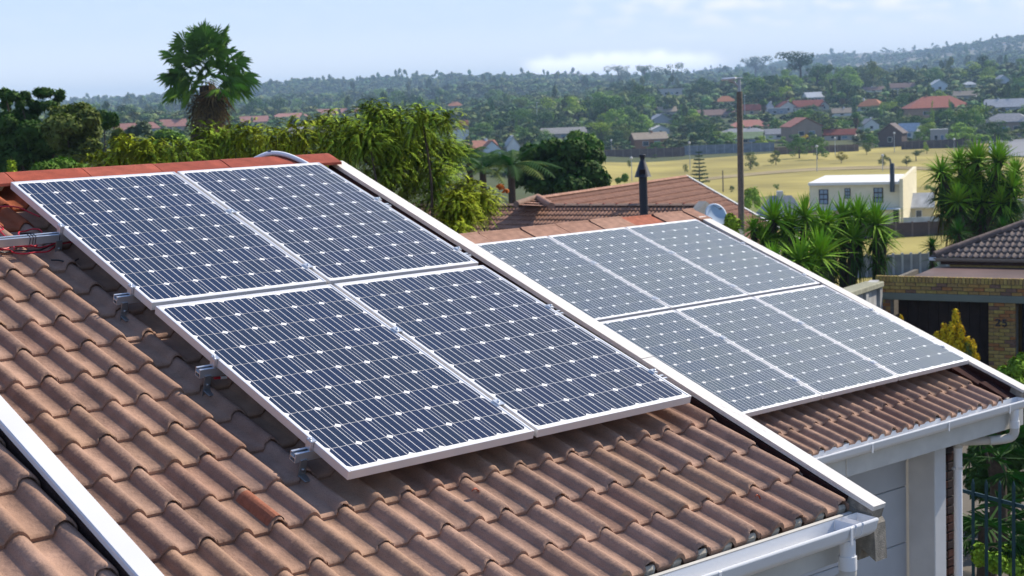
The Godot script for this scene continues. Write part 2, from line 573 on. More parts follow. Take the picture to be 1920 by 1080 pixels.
	obj("edge_strip", done(s), M.maroon, low)
	# verge parapet on its right
	var ver := [[3.30, -0.22], [3.165, 3.82]]
	for i in 3:
		obj("verge_cap", slanted(part_of(ver, [0.0, 0.4, 0.75][i] + 0.0006, [0.4, 0.75, 1.0][i]), 0.0, 0.112, 0.072, 0.096 + [0.0, 0.0012, -0.0008][i]), M.parapet, low)
	obj("verge_parapet", slanted(ver, 0.006, 0.106, -0.20, 0.0718), M.concrete, low)
	obj("verge_strip", slanted([[3.30, -0.22], [3.168, 3.7]], -0.012, 0.005, -0.03, 0.066), M.maroon, low)  # added here in dark maroon to paint the verge's shaded inner side
	# ridge caps, joints open
	var js := [-3.0, -2.5, -2.0, -1.5, -1.0, -0.45, 0.08, 0.53, 1.04, 1.49, 1.93, 2.366, 2.818, 3.254, 3.44]
	for i in js.size() - 1:
		var cap := obj("ridge_cap", ridge_mesh(js[i] + 0.009, js[i + 1] - 0.004, 0.27, 0.100, 0.016, 0.03), M.ridge_cap_red if i == 11 else M.ridge_cap[i % 4], h)
		cap.position = Vector3(5.045, -0.838 + rng.randf_range(-.003, .004), -2.85)
		cap.rotation = Vector3(0, rng.randf_range(-.008, .008), rng.randf_range(-.006, .006))
		if i == 11: tag(cap, "redder ridge cap, brick red against its brown neighbours")
	var b2 := obj("ridge_bedding", boxmesh(Vector3(6.4, 0.05, 0.3), 0.0), M.mortar, h)
	b2.position = Vector3(5.28, -0.945, -2.85)
	s = begin()
	cbox(s, Vector3.ZERO, Vector3(6.5, 0.05, 3.6), 0.0, Basis(Vector3.RIGHT, -PITCH))
	var back2 := obj("back_slope", done(s), M.tile[2], h)
	back2.position = Vector3(5.25, -0.90 - 0.62, -2.98 - 1.62)
	# eave of the lower roof
	for i in 37:
		var m := obj("eave_filling", boxmesh(Vector3(0.066, 0.045, 0.03), 0.012), M.mortar, h)
		m.transform = Transform3D(rb, o2 + U * (0.36 - 0.2965 * 9 + 0.14825 * i) + V * 3.776 + N * 0.001)
	s = begin()
	cbox(s, Vector3(5.35, -2.475, 1.098), Vector3(5.9, 0.215, 0.022), 0.003)
	var fb := obj("fascia_board", done(s), M.fascia, h)
	obj("fascia_joint", boxmesh(Vector3(0.03, 0.16, 0.008), 0.002, Vector3(5.86, -2.49, 1.113)), M.fascia, fb)
	obj("eave_board", boxmesh(Vector3(5.9, 0.02, 0.09), 0.0, Vector3(5.35, -2.372, 1.065)), M.mortar, h)
	var g2 := obj("gutter", gutter_mesh(2.5, 8.19, -2.326, 1.225), M.gutter, h)
	for x in [6.02, 7.02, 7.9]:
		obj("gutter_joint", boxmesh(Vector3(0.018, 0.078, 0.006), 0.002, Vector3(x, -2.368, 1.227)), M.gutter, g2)
	# swan neck and downpipe at the corner
	s = begin()
	tube(s, [Vector3(8.06, -2.40, 1.17), Vector3(8.06, -2.545, 1.17)], 0.036, -1.0, 20)
	tube(s, [Vector3(8.06, -2.50, 1.17), Vector3(8.06, -2.56, 1.17)], 0.041, -1.0, 20)
	obj("downpipe_outlet", done(s), M.gutter, h)
	s = begin()
	tube(s, smooth_path([Vector3(8.06, -2.55, 1.17), Vector3(8.06, -2.60, 1.168), Vector3(8.045, -2.64, 1.15), Vector3(8.00, -2.655, 1.115), Vector3(7.9, -2.665, 1.03)]), 0.038, -1.0, 20)
	tube(s, [Vector3(7.93, -2.662, 1.055), Vector3(7.80, -2.69, 0.80)], 0.035, -1.0, 20)
	tube(s, [Vector3(7.80, -2.64, 0.79), Vector3(7.80, -2.74, 0.79)], 0.041, -1.0, 20)
	obj("downpipe_swan_neck", done(s), M.fascia, h)
	s = begin()
	tube(s, [Vector3(7.80, -2.72, 0.79), Vector3(7.80, -5.3, 0.79)], 0.0365, -1.0, 20)
	obj("downpipe", done(s), M.pvc, h)
	s = begin()
	tube(s, [Vector3(7.80, -2.905, 0.79), Vector3(7.80, -2.925, 0.79)], 0.040, -1.0, 20)
	cbox(s, Vector3(7.745, -2.915, 0.785), Vector3(0.03, 0.022, 0.022), 0.003)
	obj("pipe_bracket", done(s), M.alu, h)
	# garage front: sectional door, white column, dark brick pier
	s = begin()
	cbox(s, Vector3(7.52, -3.9, 0.68), Vector3(0.165, 2.9, 0.25), 0.006)
	obj("column", done(s), M.white_paint, h)
	s = begin()
	cbox(s, Vector3(7.455, -3.9, 0.56), Vector3(0.03, 2.9, 0.04), 0.004)
	obj("door_frame", done(s), M.white_paint, h)
	var gd := sub("garage_door", h)
	for i in 5:
		obj("door_panel", boxmesh(Vector3(5.2, 0.487, 0.04), 0.006, Vector3(4.84, -2.63 - 0.2435 - 0.4925 * i + 0.07, 0.50)), M.garage_door, gd)
	# dark bricks beside the column
	for i in 34:
		for k in 2:
			var bm := obj("brick", boxmesh(Vector3(0.215 if (i + k) % 2 == 0 else 0.10, 0.066, 0.1), 0.004), M.pier[rng.randi() % M.pier.size()], h)
			bm.position = Vector3(7.70 + (0.0 if (i % 2 == 0) else 0.05) + k * 0.165, -2.62 - i * 0.0775, 0.63 + rng.randf() * .004)
	obj("pier_core", boxmesh(Vector3(0.30, 2.75, 0.14), 0.0, Vector3(7.745, -3.95, 0.585)), M.mortar_dark, h)
	obj("wall", boxmesh(Vector3(5.4, 2.7, 3.4), 0.0, Vector3(5.1, -4.0, -1.35)), M.white_paint, h)
	obj("door_lintel", boxmesh(Vector3(5.4, 0.30, 0.1), 0.0, Vector3(5.0, -2.50, 0.42)), M.white_paint, h)

	# ---- side roof, to the left and a little higher, with a white coping
	var side := sub("side_roof", h, Transform3D(rb, -N * 0.18 + N * 0.40))
	var fs := []
	for i in 3: fs.append(tile_mesh(0.32, 0.2925, true, 80 + i))
	var all := func(_j: int, _k: int, _x: float, v: float) -> int: return 0 if v > 1.2 else -1
	lay_tiles(side, -2.917, 5, 0.32, 4.83, 12, 0.2925, fs, M.tile, all)
	obj("roof_deck", boxmesh(Vector3(1.75, 0.06, 3.9), 0.0, Vector3(-2.2, -0.05, 2.9)), M.tile_dark, side)
	s = begin()
	cbox(s, Vector3(-1.282, 0.075, 3.0), Vector3(0.080, 0.030, 3.9), 0.005)
	obj("white_coping", done(s), M.white_strip, side)
	obj("coping_upstand", boxmesh(Vector3(0.05, 0.5, 3.86), 0.0, Vector3(-1.285, -0.19, 3.0)), M.tile_dark, side)  # dark colour paints the thin shadow line beside the coping
	obj("wall", boxmesh(Vector3(1.7, 3.4, 4.2), 0.0, Vector3(-2.2, -3.6, 2.4)), M.white_paint, h)
	# conduit arching over the ridge
	s = begin()
	tube(s, smooth_path([Vector3(1.71, -0.02, -0.46), Vector3(1.80, 0.036, -0.40), Vector3(1.87, 0.062, -0.36), Vector3(1.93, 0.052, -0.28), Vector3(1.985, 0.012, -0.19), Vector3(2.03, -0.04, -0.1)]), 0.0155, -1.0, 12)
	var cond := obj("conduit", done(s), M.pvc, null)
	tag(cond, "white plastic conduit arching over the red ridge", "conduit")
	s = begin()
	tube(s, [Vector3(1.868, 0.064, -0.372), Vector3(1.882, 0.066, -0.356)], 0.019, -1.0, 12)
	obj("conduit_clip", done(s), M.black, cond)

# ---------------------------------------------------------------- solar panels
const PW := 0.992
const PL := 1.65
var panel_parts := {}

func cell_mesh() -> ArrayMesh:
	var s := begin()
	var h := 0.078
	var c := 0.0155
	var poly := PackedVector2Array([Vector2(-h + c, -h), Vector2(h - c, -h), Vector2(h, -h + c), Vector2(h, h - c), Vector2(h - c, h), Vector2(-h + c, h), Vector2(-h, h - c), Vector2(-h, -h + c)])
	prism(s, poly, -0.0004, 0.0004, Transform3D(Basis(Vector3(1, 0, 0), Vector3(0, 0, -1), Vector3(0, 1, 0)), Vector3.ZERO))
	return done(s)

func make_panel() -> Node3D:
	var p := Node3D.new()
	var t := 0.012
	for e in [[Vector3(t / 2, -0.02, PL / 2), Vector3(t, 0.04, PL)], [Vector3(PW - t / 2, -0.02, PL / 2), Vector3(t, 0.04, PL)]]:
		obj("frame_side", boxmesh(e[1], 0.0012, e[0]), M.frame, p)
	for e in [[Vector3(PW / 2, -0.02, t / 2), Vector3(PW - 2 * t, 0.04, t)], [Vector3(PW / 2, -0.02, PL - t / 2), Vector3(PW - 2 * t, 0.04, t)]]:
		obj("frame_end", boxmesh(e[1], 0.0012, e[0]), M.frame, p)
	var lam := obj("backsheet", boxmesh(Vector3(PW - 2 * t + .004, 0.006, PL - 2 * t + .004), 0.0, Vector3(PW / 2, -0.006, PL / 2)), M.backsheet, p)
	var cm := cell_mesh()
	for i in 6:
		for j in 10:
			var c := obj("cell", cm, M.cell[rng.randi() % M.cell.size()], p)
			c.position = Vector3(PW / 2 + (i - 2.5) * 0.159, -0.0027, PL / 2 + (j - 4.5) * 0.159)
	var bm := boxmesh(Vector3(0.0030, 0.0006, 1.587))
	for i in 6:
		for k in 4:
			var b := obj("busbar", bm, M.busbar, p)
			b.position = Vector3(PW / 2 + (i - 2.5) * 0.159 + (k - 1.5) * 0.039, -0.0020, PL / 2)
	return p

func build_panels():
	var proto := make_panel()
	var rb := Basis(U, N, V)
	var names := [
		"solar panel at the upper left of the four-panel array, beside the red cables",
		"solar panel of the four-panel array touching the red ridge's right end and the parapet",
		"dark solar panel at the array's bottom left corner, its front corner overhanging bare tiles",
		"solar panel of the four-panel array with its lower right corner by the parapet",
		"lower-roof solar panel under the ridge, its left side cut off by the parapet",
		"middle solar panel of the upper row on the lower roof",
		"lower-roof solar panel at the ridge's right end beside the satellite dish",
		"lower-roof solar panel of the bottom row meeting the parapet",
		"middle solar panel of the bottom row on the lower roof",
		"lower-roof solar panel of the bottom row at the far verge, by the yellow conifer"]
	var spots := []
	for j in 2:
		for i in 2: spots.append([Vector3(i * (PW + 0.0193), 0.0, j * (PL + 0.0383)), Vector3.ZERO, "solar panels in the four-panel array"])
	for j in 2:
		for i in 3: spots.append([Vector3(i * (PW + 0.016), 0.0, j * (PL + 0.041)), Vector3(5.04518, -0.90255, -2.4085), "solar panels on the lower roof"])
	for k in spots.size():
		var p: Node3D = proto if k == 0 else proto.duplicate()
		p.name = numbered("solar_panel")
		add_child(p)
		p.transform = Transform3D(rb, Vector3(spots[k][1]) + rb * Vector3(spots[k][0]))
		tag(p, names[k], "solar panel", spots[k][2])
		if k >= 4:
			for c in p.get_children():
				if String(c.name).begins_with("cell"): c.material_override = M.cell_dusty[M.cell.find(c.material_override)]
	# rails
	var rails := [[0.655, -1.0, 2.10], [1.452, -0.085, 2.10], [2.266, -0.085, 2.10], [3.066, -0.085, 2.10]]
	var rl := ["long mounting rail under the upper panels, run past them with cables tied to it", "short stub of mounting rail at the foot of the upper left panel", "mounting rail end below the dark panel's upper left side", "lowest mounting rail, its end out by the overhanging panel corner"]
	for k in 4:
		rail(rails[k][0], rails[k][1], rails[k][2], Vector3.ZERO, rl[k], "rails under the four-panel array", [0.0, PW + 0.0097, 2 * PW + 0.0193], [-0.045 if k > 0 else -0.02, 0.9, 1.9])
	for k in 4:
		rail(rails[k][0], -0.05, 3.12, Vector3(5.04518, -0.90255, -2.4085), "rail under the %s panels of the lower roof" % ["upper row, nearest the ridge,", "upper row, farther from the ridge,", "bottom row, farther from the gutter,", "bottom row, nearest the gutter,"][k], "rails under the lower panels", [0.0, PW + 0.008, 2 * PW + 0.024, 3 * PW + 0.032], [0.3, 1.5, 2.6])

func rail(v: float, x0: float, x1: float, o: Vector3, label: String, group: String, clamps: Array, hooks: Array):
	var r := thing("mounting_rail", label, "rail", o, 0.0, group)
	r.transform = Transform3D(Basis(U, N, V), o)
	var s := begin()
	var L := x1 - x0
	var c := (x0 + x1) / 2
	cbox(s, Vector3(c, -0.0605, v - 0.0185), Vector3(L, 0.041, 0.003))
	cbox(s, Vector3(c, -0.0605, v + 0.0185), Vector3(L, 0.041, 0.003))
	cbox(s, Vector3(c, -0.0795, v), Vector3(L, 0.003, 0.034))
	cbox(s, Vector3(c, -0.061, v), Vector3(L, 0.003, 0.034))
	cbox(s, Vector3(c, -0.0415, v - 0.0125), Vector3(L, 0.003, 0.009))
	cbox(s, Vector3(c, -0.0415, v + 0.0125), Vector3(L, 0.003, 0.009))
	obj("channel", done(s), M.alu, r)
	for i in clamps.size():
		s = begin()
		var x: float = clamps[i]
		if i == 0:
			cbox(s, Vector3(x - 0.010, -0.019, v), Vector3(0.016, 0.042, 0.036), 0.001)
			cbox(s, Vector3(x - 0.002, 0.0035, v), Vector3(0.028, 0.004, 0.036), 0.001)
			lathe(s, [Vector2(0, 0.012), Vector2(0.006, 0.012), Vector2(0.006, 0.0055)], 8, Vector3(x - 0.01, 0, v))
		elif i == clamps.size() - 1:
			cbox(s, Vector3(x + 0.010, -0.019, v), Vector3(0.016, 0.042, 0.036), 0.001)
			cbox(s, Vector3(x + 0.002, 0.0035, v), Vector3(0.028, 0.004, 0.036), 0.001)
			lathe(s, [Vector2(0, 0.012), Vector2(0.006, 0.012), Vector2(0.006, 0.0055)], 8, Vector3(x + 0.01, 0, v))
		else:
			cbox(s, Vector3(x, 0.0035, v), Vector3(0.040, 0.004, 0.05), 0.001)
			lathe(s, [Vector2(0, 0.012), Vector2(0.0065, 0.012), Vector2(0.0065, 0.0055)], 8, Vector3(x, 0, v))
		obj("end_clamp" if i == 0 or i == clamps.size() - 1 else "mid_clamp", done(s), M.alu, r)
	for x in hooks:
		s = begin()
		cbox(s, Vector3(x, -0.125, v + 0.024), Vector3(0.034, 0.11, 0.006), 0.001)
		cbox(s, Vector3(x, -0.142, v + 0.05), Vector3(0.034, 0.006, 0.06), 0.001)
		lathe(s, [Vector2(0, 0.008), Vector2(0.008, 0.008), Vector2(0.008, 0)], 6, Vector3(x, -0.115, v + 0.027), Basis(Vector3.RIGHT, PI / 2))
		obj("roof_hook", done(s), M.steel, r)

func build_cables():
	var rb := Basis(U, N, V)
	var runs := [
		["red", "red cable lying over the top tiles and going under the upper left panel", .072, [[-.5, .10], [-.25, .09], [-.132, .08], [-.058, .079], [-.001, .123], [.041, .18], [.06, .26]]],
		["red", "red cable bent in a tight loop at the photo's left edge above the rail", .07, [[-.40, .30], [-.219, .333], [-.188, .347], [-.194, .384], [-.221, .408], [-.217, .454], [-.222, .56], [-.25, .66]]],
		["red", "red cable arching up just above the rail by the panel", .065, [[-.16, .60], [-.142, .454], [-.081, .407], [-.038, .401], [-.012, .437], [-.021, .512], [0.02, .60]]],
		["red", "topmost red cable sagging under the tied rail", .062, [[-.6, .66], [-.336, .622], [-.267, .602], [-.199, .575], [-.152, .60], [-.106, .626], [-.037, .62], [.023, .597], [.1, .58]]],
		["red", "lowest red cable sagging under the tied rail", .055, [[-.6, .60], [-.293, .618], [-.247, .643], [-.207, .682], [-.15, .688], [-.074, .67], [.003, .615], [.1, .6]]],
		["red", "short red cable curling between the others below the rail", .07, [[-.5, .61], [-.251, .616], [-.217, .602], [-.184, .625], [-.156, .646], [-.107, .613], [-.116, .567]]],
		["black", "black cable running with the red ones below the rail", .055, [[-.6, .62], [-.344, .641], [-.286, .634], [-.229, .633], [-.17, .662], [-.088, .637], [.011, .579], [.1, .57]]],
		["black", "black cable behind the rail under the arching red one", .05, [[-.15, .58], [-.132, .444], [-.06, .406], [-.017, .462], [0, .56]]],
		["black", "loose black cable end lying on a shaded tile below the bracket", .045, [[-.10, .77], [-.065, .795], [-.026, .812], [.011, .807], [.035, .798]]]]
	for c in runs:
		var pts := []
		for i in c[3].size():
			var q: Array = c[3][i]
			pts.append(rb * Vector3(q[0], -0.18 + float(c[2]) + 0.006 * sin(i * 2.1), q[1]))
		var s := begin()
		tube(s, smooth_path(pts, 4), 0.0042, -1.0, 8)
		tag(obj(String(c[0]) + "_cable", done(s), M.red_cable if c[0] == "red" else M.black_cable), c[1], "cable")
	var lk := ["leftmost black cable tie round the rail", "middle black cable tie round the rail", "third black cable tie round the rail", "black cable tie at the rail joint beside the panel frame"]
	var xs := [-0.177, -0.161, -0.147, -0.018]
	for i in 4:
		var s := begin()
		var pts := []
		for k in 13:
			var a := TAU * k / 12.0
			var dx := clampf(cos(a) * 1.4, -1, 1) * 0.0215
			var dy := clampf(sin(a) * 1.4, -1, 1) * 0.0225
			pts.append(rb * Vector3(xs[i] + 0.002 * sin(a), -0.0605 + dy, 0.655 + dx))
		tube(s, pts, 0.002, -1.0, 6)
		tag(obj("cable_tie", done(s), M.black), lk[i], "cable tie", "ties round the cable rail")
	# red plug with a white band under the panel, a dead leaf and a twig
	var s3 := begin()
	tube(s3, [rb * Vector3(0.0, -0.10, 2.27), rb * Vector3(0.09, -0.10, 2.285)], 0.0062, -1.0, 8)
	var pl := obj("red_connector", done(s3), M.red_cable)
	tag(pl, "red cable connector with a white band hanging below the dark panel's edge", "connector")
	s3 = begin()
	tube(s3, [rb * Vector3(0.03, -0.10, 2.275), rb * Vector3(0.06, -0.10, 2.280)], 0.0075, -1.0, 8)
	obj("white_band", done(s3), M.pvc, pl)
	leaf_litter(Vector2(0.575, 3.487), 0.05, "curled reddish dry leaf lying on the tiles under the array")
	leaf_litter(Vector2(1.78, 4.02), 0.035, "small brown dry leaf on the tiles near the lower right eave")

func leaf_litter(q: Vector2, len_: float, label: String):
	var s := begin()
	s.set_smooth_group(0)
	var rb := Basis(U, N, V) * Basis(Vector3.UP, -0.25)
	var o := U * q.x + V * q.y - N * 0.136
	for i in 6:
		var t0 := i / 6.0
		var t1 := (i + 1) / 6.0
		var w0 := len_ * 0.22 * sin(PI * t0)
		var w1 := len_ * 0.22 * sin(PI * t1)
		var y0 := 0.010 * sin(t0 * 5.0)
		var y1 := 0.010 * sin(t1 * 5.0)
		var m0 := o + rb * Vector3((t0 - 0.5) * len_, y0, 0)
		var m1 := o + rb * Vector3((t1 - 0.5) * len_, y1, 0)
		quad(s, m0 + rb * Vector3(0, 0.006, -w0), m1 + rb * Vector3(0, 0.006, -w1), m1, m0)
		quad(s, m0, m1, m1 + rb * Vector3(0, 0.008, w1), m0 + rb * Vector3(0, 0.008, w0))
	var mm := mat(lin(.30, .07, .035), 0.7)
	mm.cull_mode = BaseMaterial3D.CULL_DISABLED
	tag(obj("dry_leaf", done(s), mm), label, "leaf")

# ---------------------------------------------------------------- terrain
# heights relative to the eye at bearings (in pixels of the photograph's width) and distances along the ground
const COLS := [-700.0, 200.0, 700.0, 1000.0, 1250.0, 1600.0, 1950.0, 2700.0]
const DIST := [8.0, 14.0, 30.0, 60.0, 120.0, 180.0, 320.0, 440.0, 600.0, 850.0, 1050.0, 1400.0, 1900.0, 2600.0, 3500.0, 5000.0]
const HGT := [
	[-5.3, -5.3, -5.3, -5.3, -5.3, -5.3, -5.3, -5.3],
	[-5.3, -5.3, -5.3, -5.3, -5.4, -5.5, -5.5, -5.5],
	[-6.0, -6.0, -6.2, -6.6, -6.8, -6.8, -6.8, -6.5],
	[-6.5, -6.5, -7.4, -8.4, -9.2, -9.6, -9.0, -8.5],
	[-6.5, -7.0, -9.0, -11.5, -13.0, -13.6, -13.0, -12.0],
	[-6.5, -7.0, -10.0, -13.0, -15.4, -15.8, -15.6, -14.0],
	[-6.0, -6.5, -10.5, -14.5, -17.3, -17.4, -17.2, -16.0],
	[-5.5, -6.0, -10.0, -14.5, -16.8, -16.6, -16.8, -16.0],
	[-4.5, -5.5, -8.5, -12.0, -14.2, -14.0, -13.8, -13.0],
	[-3.0, -4.0, -5.0, -7.0, -5.5, -4.0, -3.5, -4.0],
	[-2.0, -2.5, -2.5, -3.5, 0.0, 2.5, 3.0, 3.0],
	[0.0, -1.0, 0.5, 1.5, 3.5, 4.5, 5.0, 6.0],
	[2.0, 4.0, 9.0, 12.0, 8.0, 6.0, 10.0, 14.0],
	[8.0, 20.0, 38.0, 42.0, 24.0, 24.0, 38.0, 50.0],
	[10.0, 24.0, 42.0, 44.0, 36.0, 62.0, 98.0, 125.0],
	[10.0, 20.0, 36.0, 38.0, 60.0, 116.0, 104.0, 125.0]]
var FH := Vector2(0.6415 / 0.99297, -0.757923 / 0.99297)     # forward on the ground
var hills := FastNoiseLite.new()

func height_at(bearing: float, d: float) -> float:
	var i := 0
	while i < DIST.size() - 2 and d > DIST[i + 1]: i += 1
	var t := clampf((log(maxf(d, 1.0)) - log(DIST[i])) / (log(DIST[i + 1]) - log(DIST[i])), 0.0, 1.0)
	var j := 0
	while j < COLS.size() - 2 and bearing > COLS[j + 1]: j += 1
	var u := clampf((bearing - COLS[j]) / (COLS[j + 1] - COLS[j]), 0.0, 1.0)
	t = t * t * (3 - 2 * t) * 0.5 + t * 0.5
	u = u * u * (3 - 2 * u)
	return lerpf(lerpf(HGT[i][j], HGT[i][j + 1], u), lerpf(HGT[i + 1][j], HGT[i + 1][j + 1], u), t)

func ground_y(x: float, z: float) -> float:
	var r := Vector2(x - EYE.x, z - EYE.z)
	var d := r.length()
	var ang := FH.angle_to(r)
	var y := EYE.y + height_at(960.0 + FOCAL * tan(clampf(ang, -0.75, 0.75)), d)
	if d > 500.0:
		y += hills.get_noise_2d(x, z) * minf((d - 500.0) / 2000.0, 1.0) * 14.0
	return y

func on_ground(x: float, z: float) -> Vector3:
	return Vector3(x, ground_y(x, z), z)

# where the line of sight through a photo pixel first meets the ground
func ground_hit(px: float, py: float) -> Vector3:
	var d := 20.0
	var best := 1e9
	var nearest := Vector3.INF
	while d < 5200.0:
		var p := at(px, py, d)
		var gap := p.y - ground_y(p.x, p.z)
		if gap < 0.0:
			return on_ground(p.x, p.z)
		if d > 250.0 and gap / d < best:                 # skims over the crest: the crest itself
			best = gap / d
			nearest = on_ground(p.x, p.z)
		d *= 1.012
	return nearest

func depth_of(p: Vector3) -> float:
	return (p - EYE).dot(CAM_F)

func build_ground():
	hills.seed = 11
	hills.frequency = 0.0016
	hills.fractal_octaves = 3
	var angs := []
	var a := -PI
	while a < PI - 0.001:
		angs.append(a)
		a += 0.012 if absf(a) < 0.55 else 0.10
	angs.append(PI)
	var rad := [0.5, 6.0, 10.0]
	while rad[-1] < 6200.0: rad.append(rad[-1] * (1.06 if rad[-1] > 40.0 else 1.14))
	var verts := PackedVector3Array()
	var cols := PackedColorArray()
	var idx := PackedInt32Array()
	var n := FastNoiseLite.new()
	n.seed = 3
	n.frequency = 0.004
	for r in rad:
		for g in angs:
			var v: Vector2 = FH.rotated(g) * float(r)
			var x := EYE.x + v.x
			var z := EYE.z + v.y
			verts.append(Vector3(x, ground_y(x, z), z))
			var k := n.get_noise_2d(x * 0.4, z * 0.4) * 0.5 + 0.5
			var c := Color(.06, .095, .028).lerp(Color(.13, .12, .05), clampf(k * 1.3 - 0.4, 0, 1))
			if float(r) > 2300.0: c = c.lerp(Color(.34, .31, .24), clampf((float(r) - 2300.0) / 900.0, 0.0, 0.8) * clampf((tan(clampf(g, -0.75, 0.75)) * FOCAL - 380.0) / 150.0, 0.15, 1.0))
			if float(r) < 60.0: c = Color(.16, .14, .11)
			cols.append(c)
	var w := angs.size()
	for i in rad.size() - 1:
		for k in w - 1:
			var p := i * w + k
			idx.append_array([p, p + w, p + 1, p + 1, p + w, p + w + 1])
	var arr := []
	arr.resize(Mesh.ARRAY_MAX)
	arr[Mesh.ARRAY_VERTEX] = verts
	arr[Mesh.ARRAY_COLOR] = cols
	arr[Mesh.ARRAY_INDEX] = idx
	var s := SurfaceTool.new()
	s.create_from_arrays(arr)
	s.generate_normals()
	var gm := worn(Color.WHITE, 0.95, "grass", 0.05, "grain", 0.6)
	gm.vertex_color_use_as_albedo = true
	tag(obj("ground", s.commit(), gm), "", "", "", "structure")

# a sheet that follows the ground between two bearings and two distances; edge(bearing) gives near and far distance
func ground_sheet(called: String, c0: float, c1: float, nearf: Callable, farf: Callable, lift: float, m: Material, nu := 60, nv := 40) -> MeshInstance3D:
	var s := begin()
	s.set_smooth_group(0)
	var g := []
	for i in nu + 1:
		var row := []
		var b := lerpf(c0, c1, float(i) / nu)
		var dn: float = nearf.call(b)
		var df: float = farf.call(b)
		for k in nv + 1:
			var d := lerpf(dn, df, float(k) / nv)
			var v := FH.rotated(atan((b - 960.0) / FOCAL)) * d
			row.append(Vector3(EYE.x + v.x, ground_y(EYE.x + v.x, EYE.z + v.y) + lift, EYE.z + v.y))
		g.append(row)
	for i in nu:
		for k in nv:
			quad(s, g[i][k], g[i][k + 1], g[i + 1][k + 1], g[i + 1][k])
	return tag(obj(called, done(s), m), "", "", "", "structure")

# ---------------------------------------------------------------- foliage
# leaves spread through ellipsoid clumps: blobs = [[centre, radii, weight], ...]
func leaves(seed_: int, blobs: Array, n: int, ln: float, wd: float, hang := 0.0, shell := 0.45, hue := 0.25, flat := 0.0) -> ArrayMesh:
	var r := RandomNumberGenerator.new()
	r.seed = seed_
	var total := 0.0
	for b in blobs: total += float(b[2])
	var vs := PackedVector3Array()
	var ns := PackedVector3Array()
	var cs := PackedColorArray()
	var ix := PackedInt32Array()
	for b in blobs:
		var c: Vector3 = b[0]
		var rr: Vector3 = b[1]
		var tone := r.randf_range(0.82, 1.12)
		for k in int(n * float(b[2]) / total):
			var d := Vector3(r.randfn(), r.randfn(), r.randfn()).normalized()
			var q := lerpf(pow(r.randf(), 0.33), 1.0, shell) * r.randf_range(0.82, 1.10)
			var p := c + d * rr * q
			var out := (d / rr).normalized()
			var nn := (out + Vector3(r.randfn(), r.randfn(), r.randfn()) * 0.5 + Vector3(0.35, 0.6, 0.1)).normalized()
			var ax := nn.cross(Vector3(r.randfn(), r.randfn(), r.randfn()).normalized()).normalized()
			if hang > 0.0:
				ax = (ax * (1.0 - hang) + Vector3(0, -1, 0) * hang + d * 0.25 * hang).normalized()
				nn = (nn - ax * nn.dot(ax)).normalized()
			if flat > 0.0:
				nn = nn.lerp(Vector3.UP, flat).normalized()
				ax = (ax - nn * ax.dot(nn)).normalized()
			var side := nn.cross(ax).normalized()
			var l := ln * r.randf_range(0.65, 1.3)
			var w := wd * r.randf_range(0.65, 1.3)
			var o := vs.size()
			vs.append(p - ax * l * 0.5)
			vs.append(p + side * w * 0.5 + nn * w * 0.12)
			vs.append(p + ax * l * 0.5)
			vs.append(p - side * w * 0.5 + nn * w * 0.12)
			var sn := (nn * 0.6 + out * 0.4).normalized() if nn.dot(out) > 0 else nn
			var t := tone * r.randf_range(1.0 - hue, 1.0 + hue)
			var y := r.randf_range(-0.08, 0.10)
			var col := Color(t * (1.0 + y), t, t * (1.0 - y))
			for z in 4:
				ns.append(sn)
				cs.append(col)
			ix.append_array([o, o + 1, o + 2, o, o + 2, o + 3])
	var arr := []
	arr.resize(Mesh.ARRAY_MAX)
	arr[Mesh.ARRAY_VERTEX] = vs
	arr[Mesh.ARRAY_NORMAL] = ns
	arr[Mesh.ARRAY_COLOR] = cs
	arr[Mesh.ARRAY_INDEX] = ix
	var m := ArrayMesh.new()
	m.add_surface_from_arrays(Mesh.PRIMITIVE_TRIANGLES, arr)
	return m

# drooping feather leaves (pepper tree): blobs as above, n feathers
func feathers(seed_: int, blobs: Array, n: int, ln: float) -> ArrayMesh:
	var r := RandomNumberGenerator.new()
	r.seed = seed_
	var total := 0.0
	for b in blobs: total += float(b[2])
	var vs := PackedVector3Array()
	var cs := PackedColorArray()
	var ns := PackedVector3Array()
	for b in blobs:
		var c: Vector3 = b[0]
		var rr: Vector3 = b[1]
		for k in int(n * float(b[2]) / total):
			var d := Vector3(r.randfn(), r.randfn() + 0.25, r.randfn()).normalized()
			var p := c + d * rr * pow(r.randf(), 0.5) * r.randf_range(0.6, 1.6)
			var a := r.randf() * TAU
			var dir := (Vector3(cos(a), r.randf_range(-.9, .9), sin(a)) + d * 0.5).normalized()
			var l := ln * r.randf_range(0.6, 1.35)
			var tone := r.randf_range(0.72, 1.25)
			var yel := r.randf_range(0.9, 1.25)
			var m := 9
			for i in m:
				var f := (i + 1.0) / m
				var q := p + dir * l * f + Vector3(0, -0.4 * l * f * f, 0)
				var t := (dir + Vector3(0, -0.8 * f, 0)).normalized()
				var side := t.cross(Vector3.UP).normalized().rotated(t, r.randf_range(-.35, .35))
				for sg in [-1.0, 1.0]:
					var e: Vector3 = (side * float(sg) + t * 0.7 + Vector3(0, -0.3, 0)).normalized()
					var ll := l * 0.30 * (1.0 - 0.5 * absf(f - 0.4))
					var w := t * ll * 0.15
					var nn := w.cross(e).normalized()
					if nn.y < 0.0: nn = -nn
					var col := Color(tone * yel, tone, tone * 0.9) * r.randf_range(.85, 1.15)
					for z in [q - w, q + w, q + e * ll]:
						vs.append(z)
						ns.append(nn)
						cs.append(col)
	var arr := []
	arr.resize(Mesh.ARRAY_MAX)
	arr[Mesh.ARRAY_VERTEX] = vs
	arr[Mesh.ARRAY_NORMAL] = ns
	arr[Mesh.ARRAY_COLOR] = cs
	var mm := ArrayMesh.new()
	mm.add_surface_from_arrays(Mesh.PRIMITIVE_TRIANGLES, arr)
	return mm

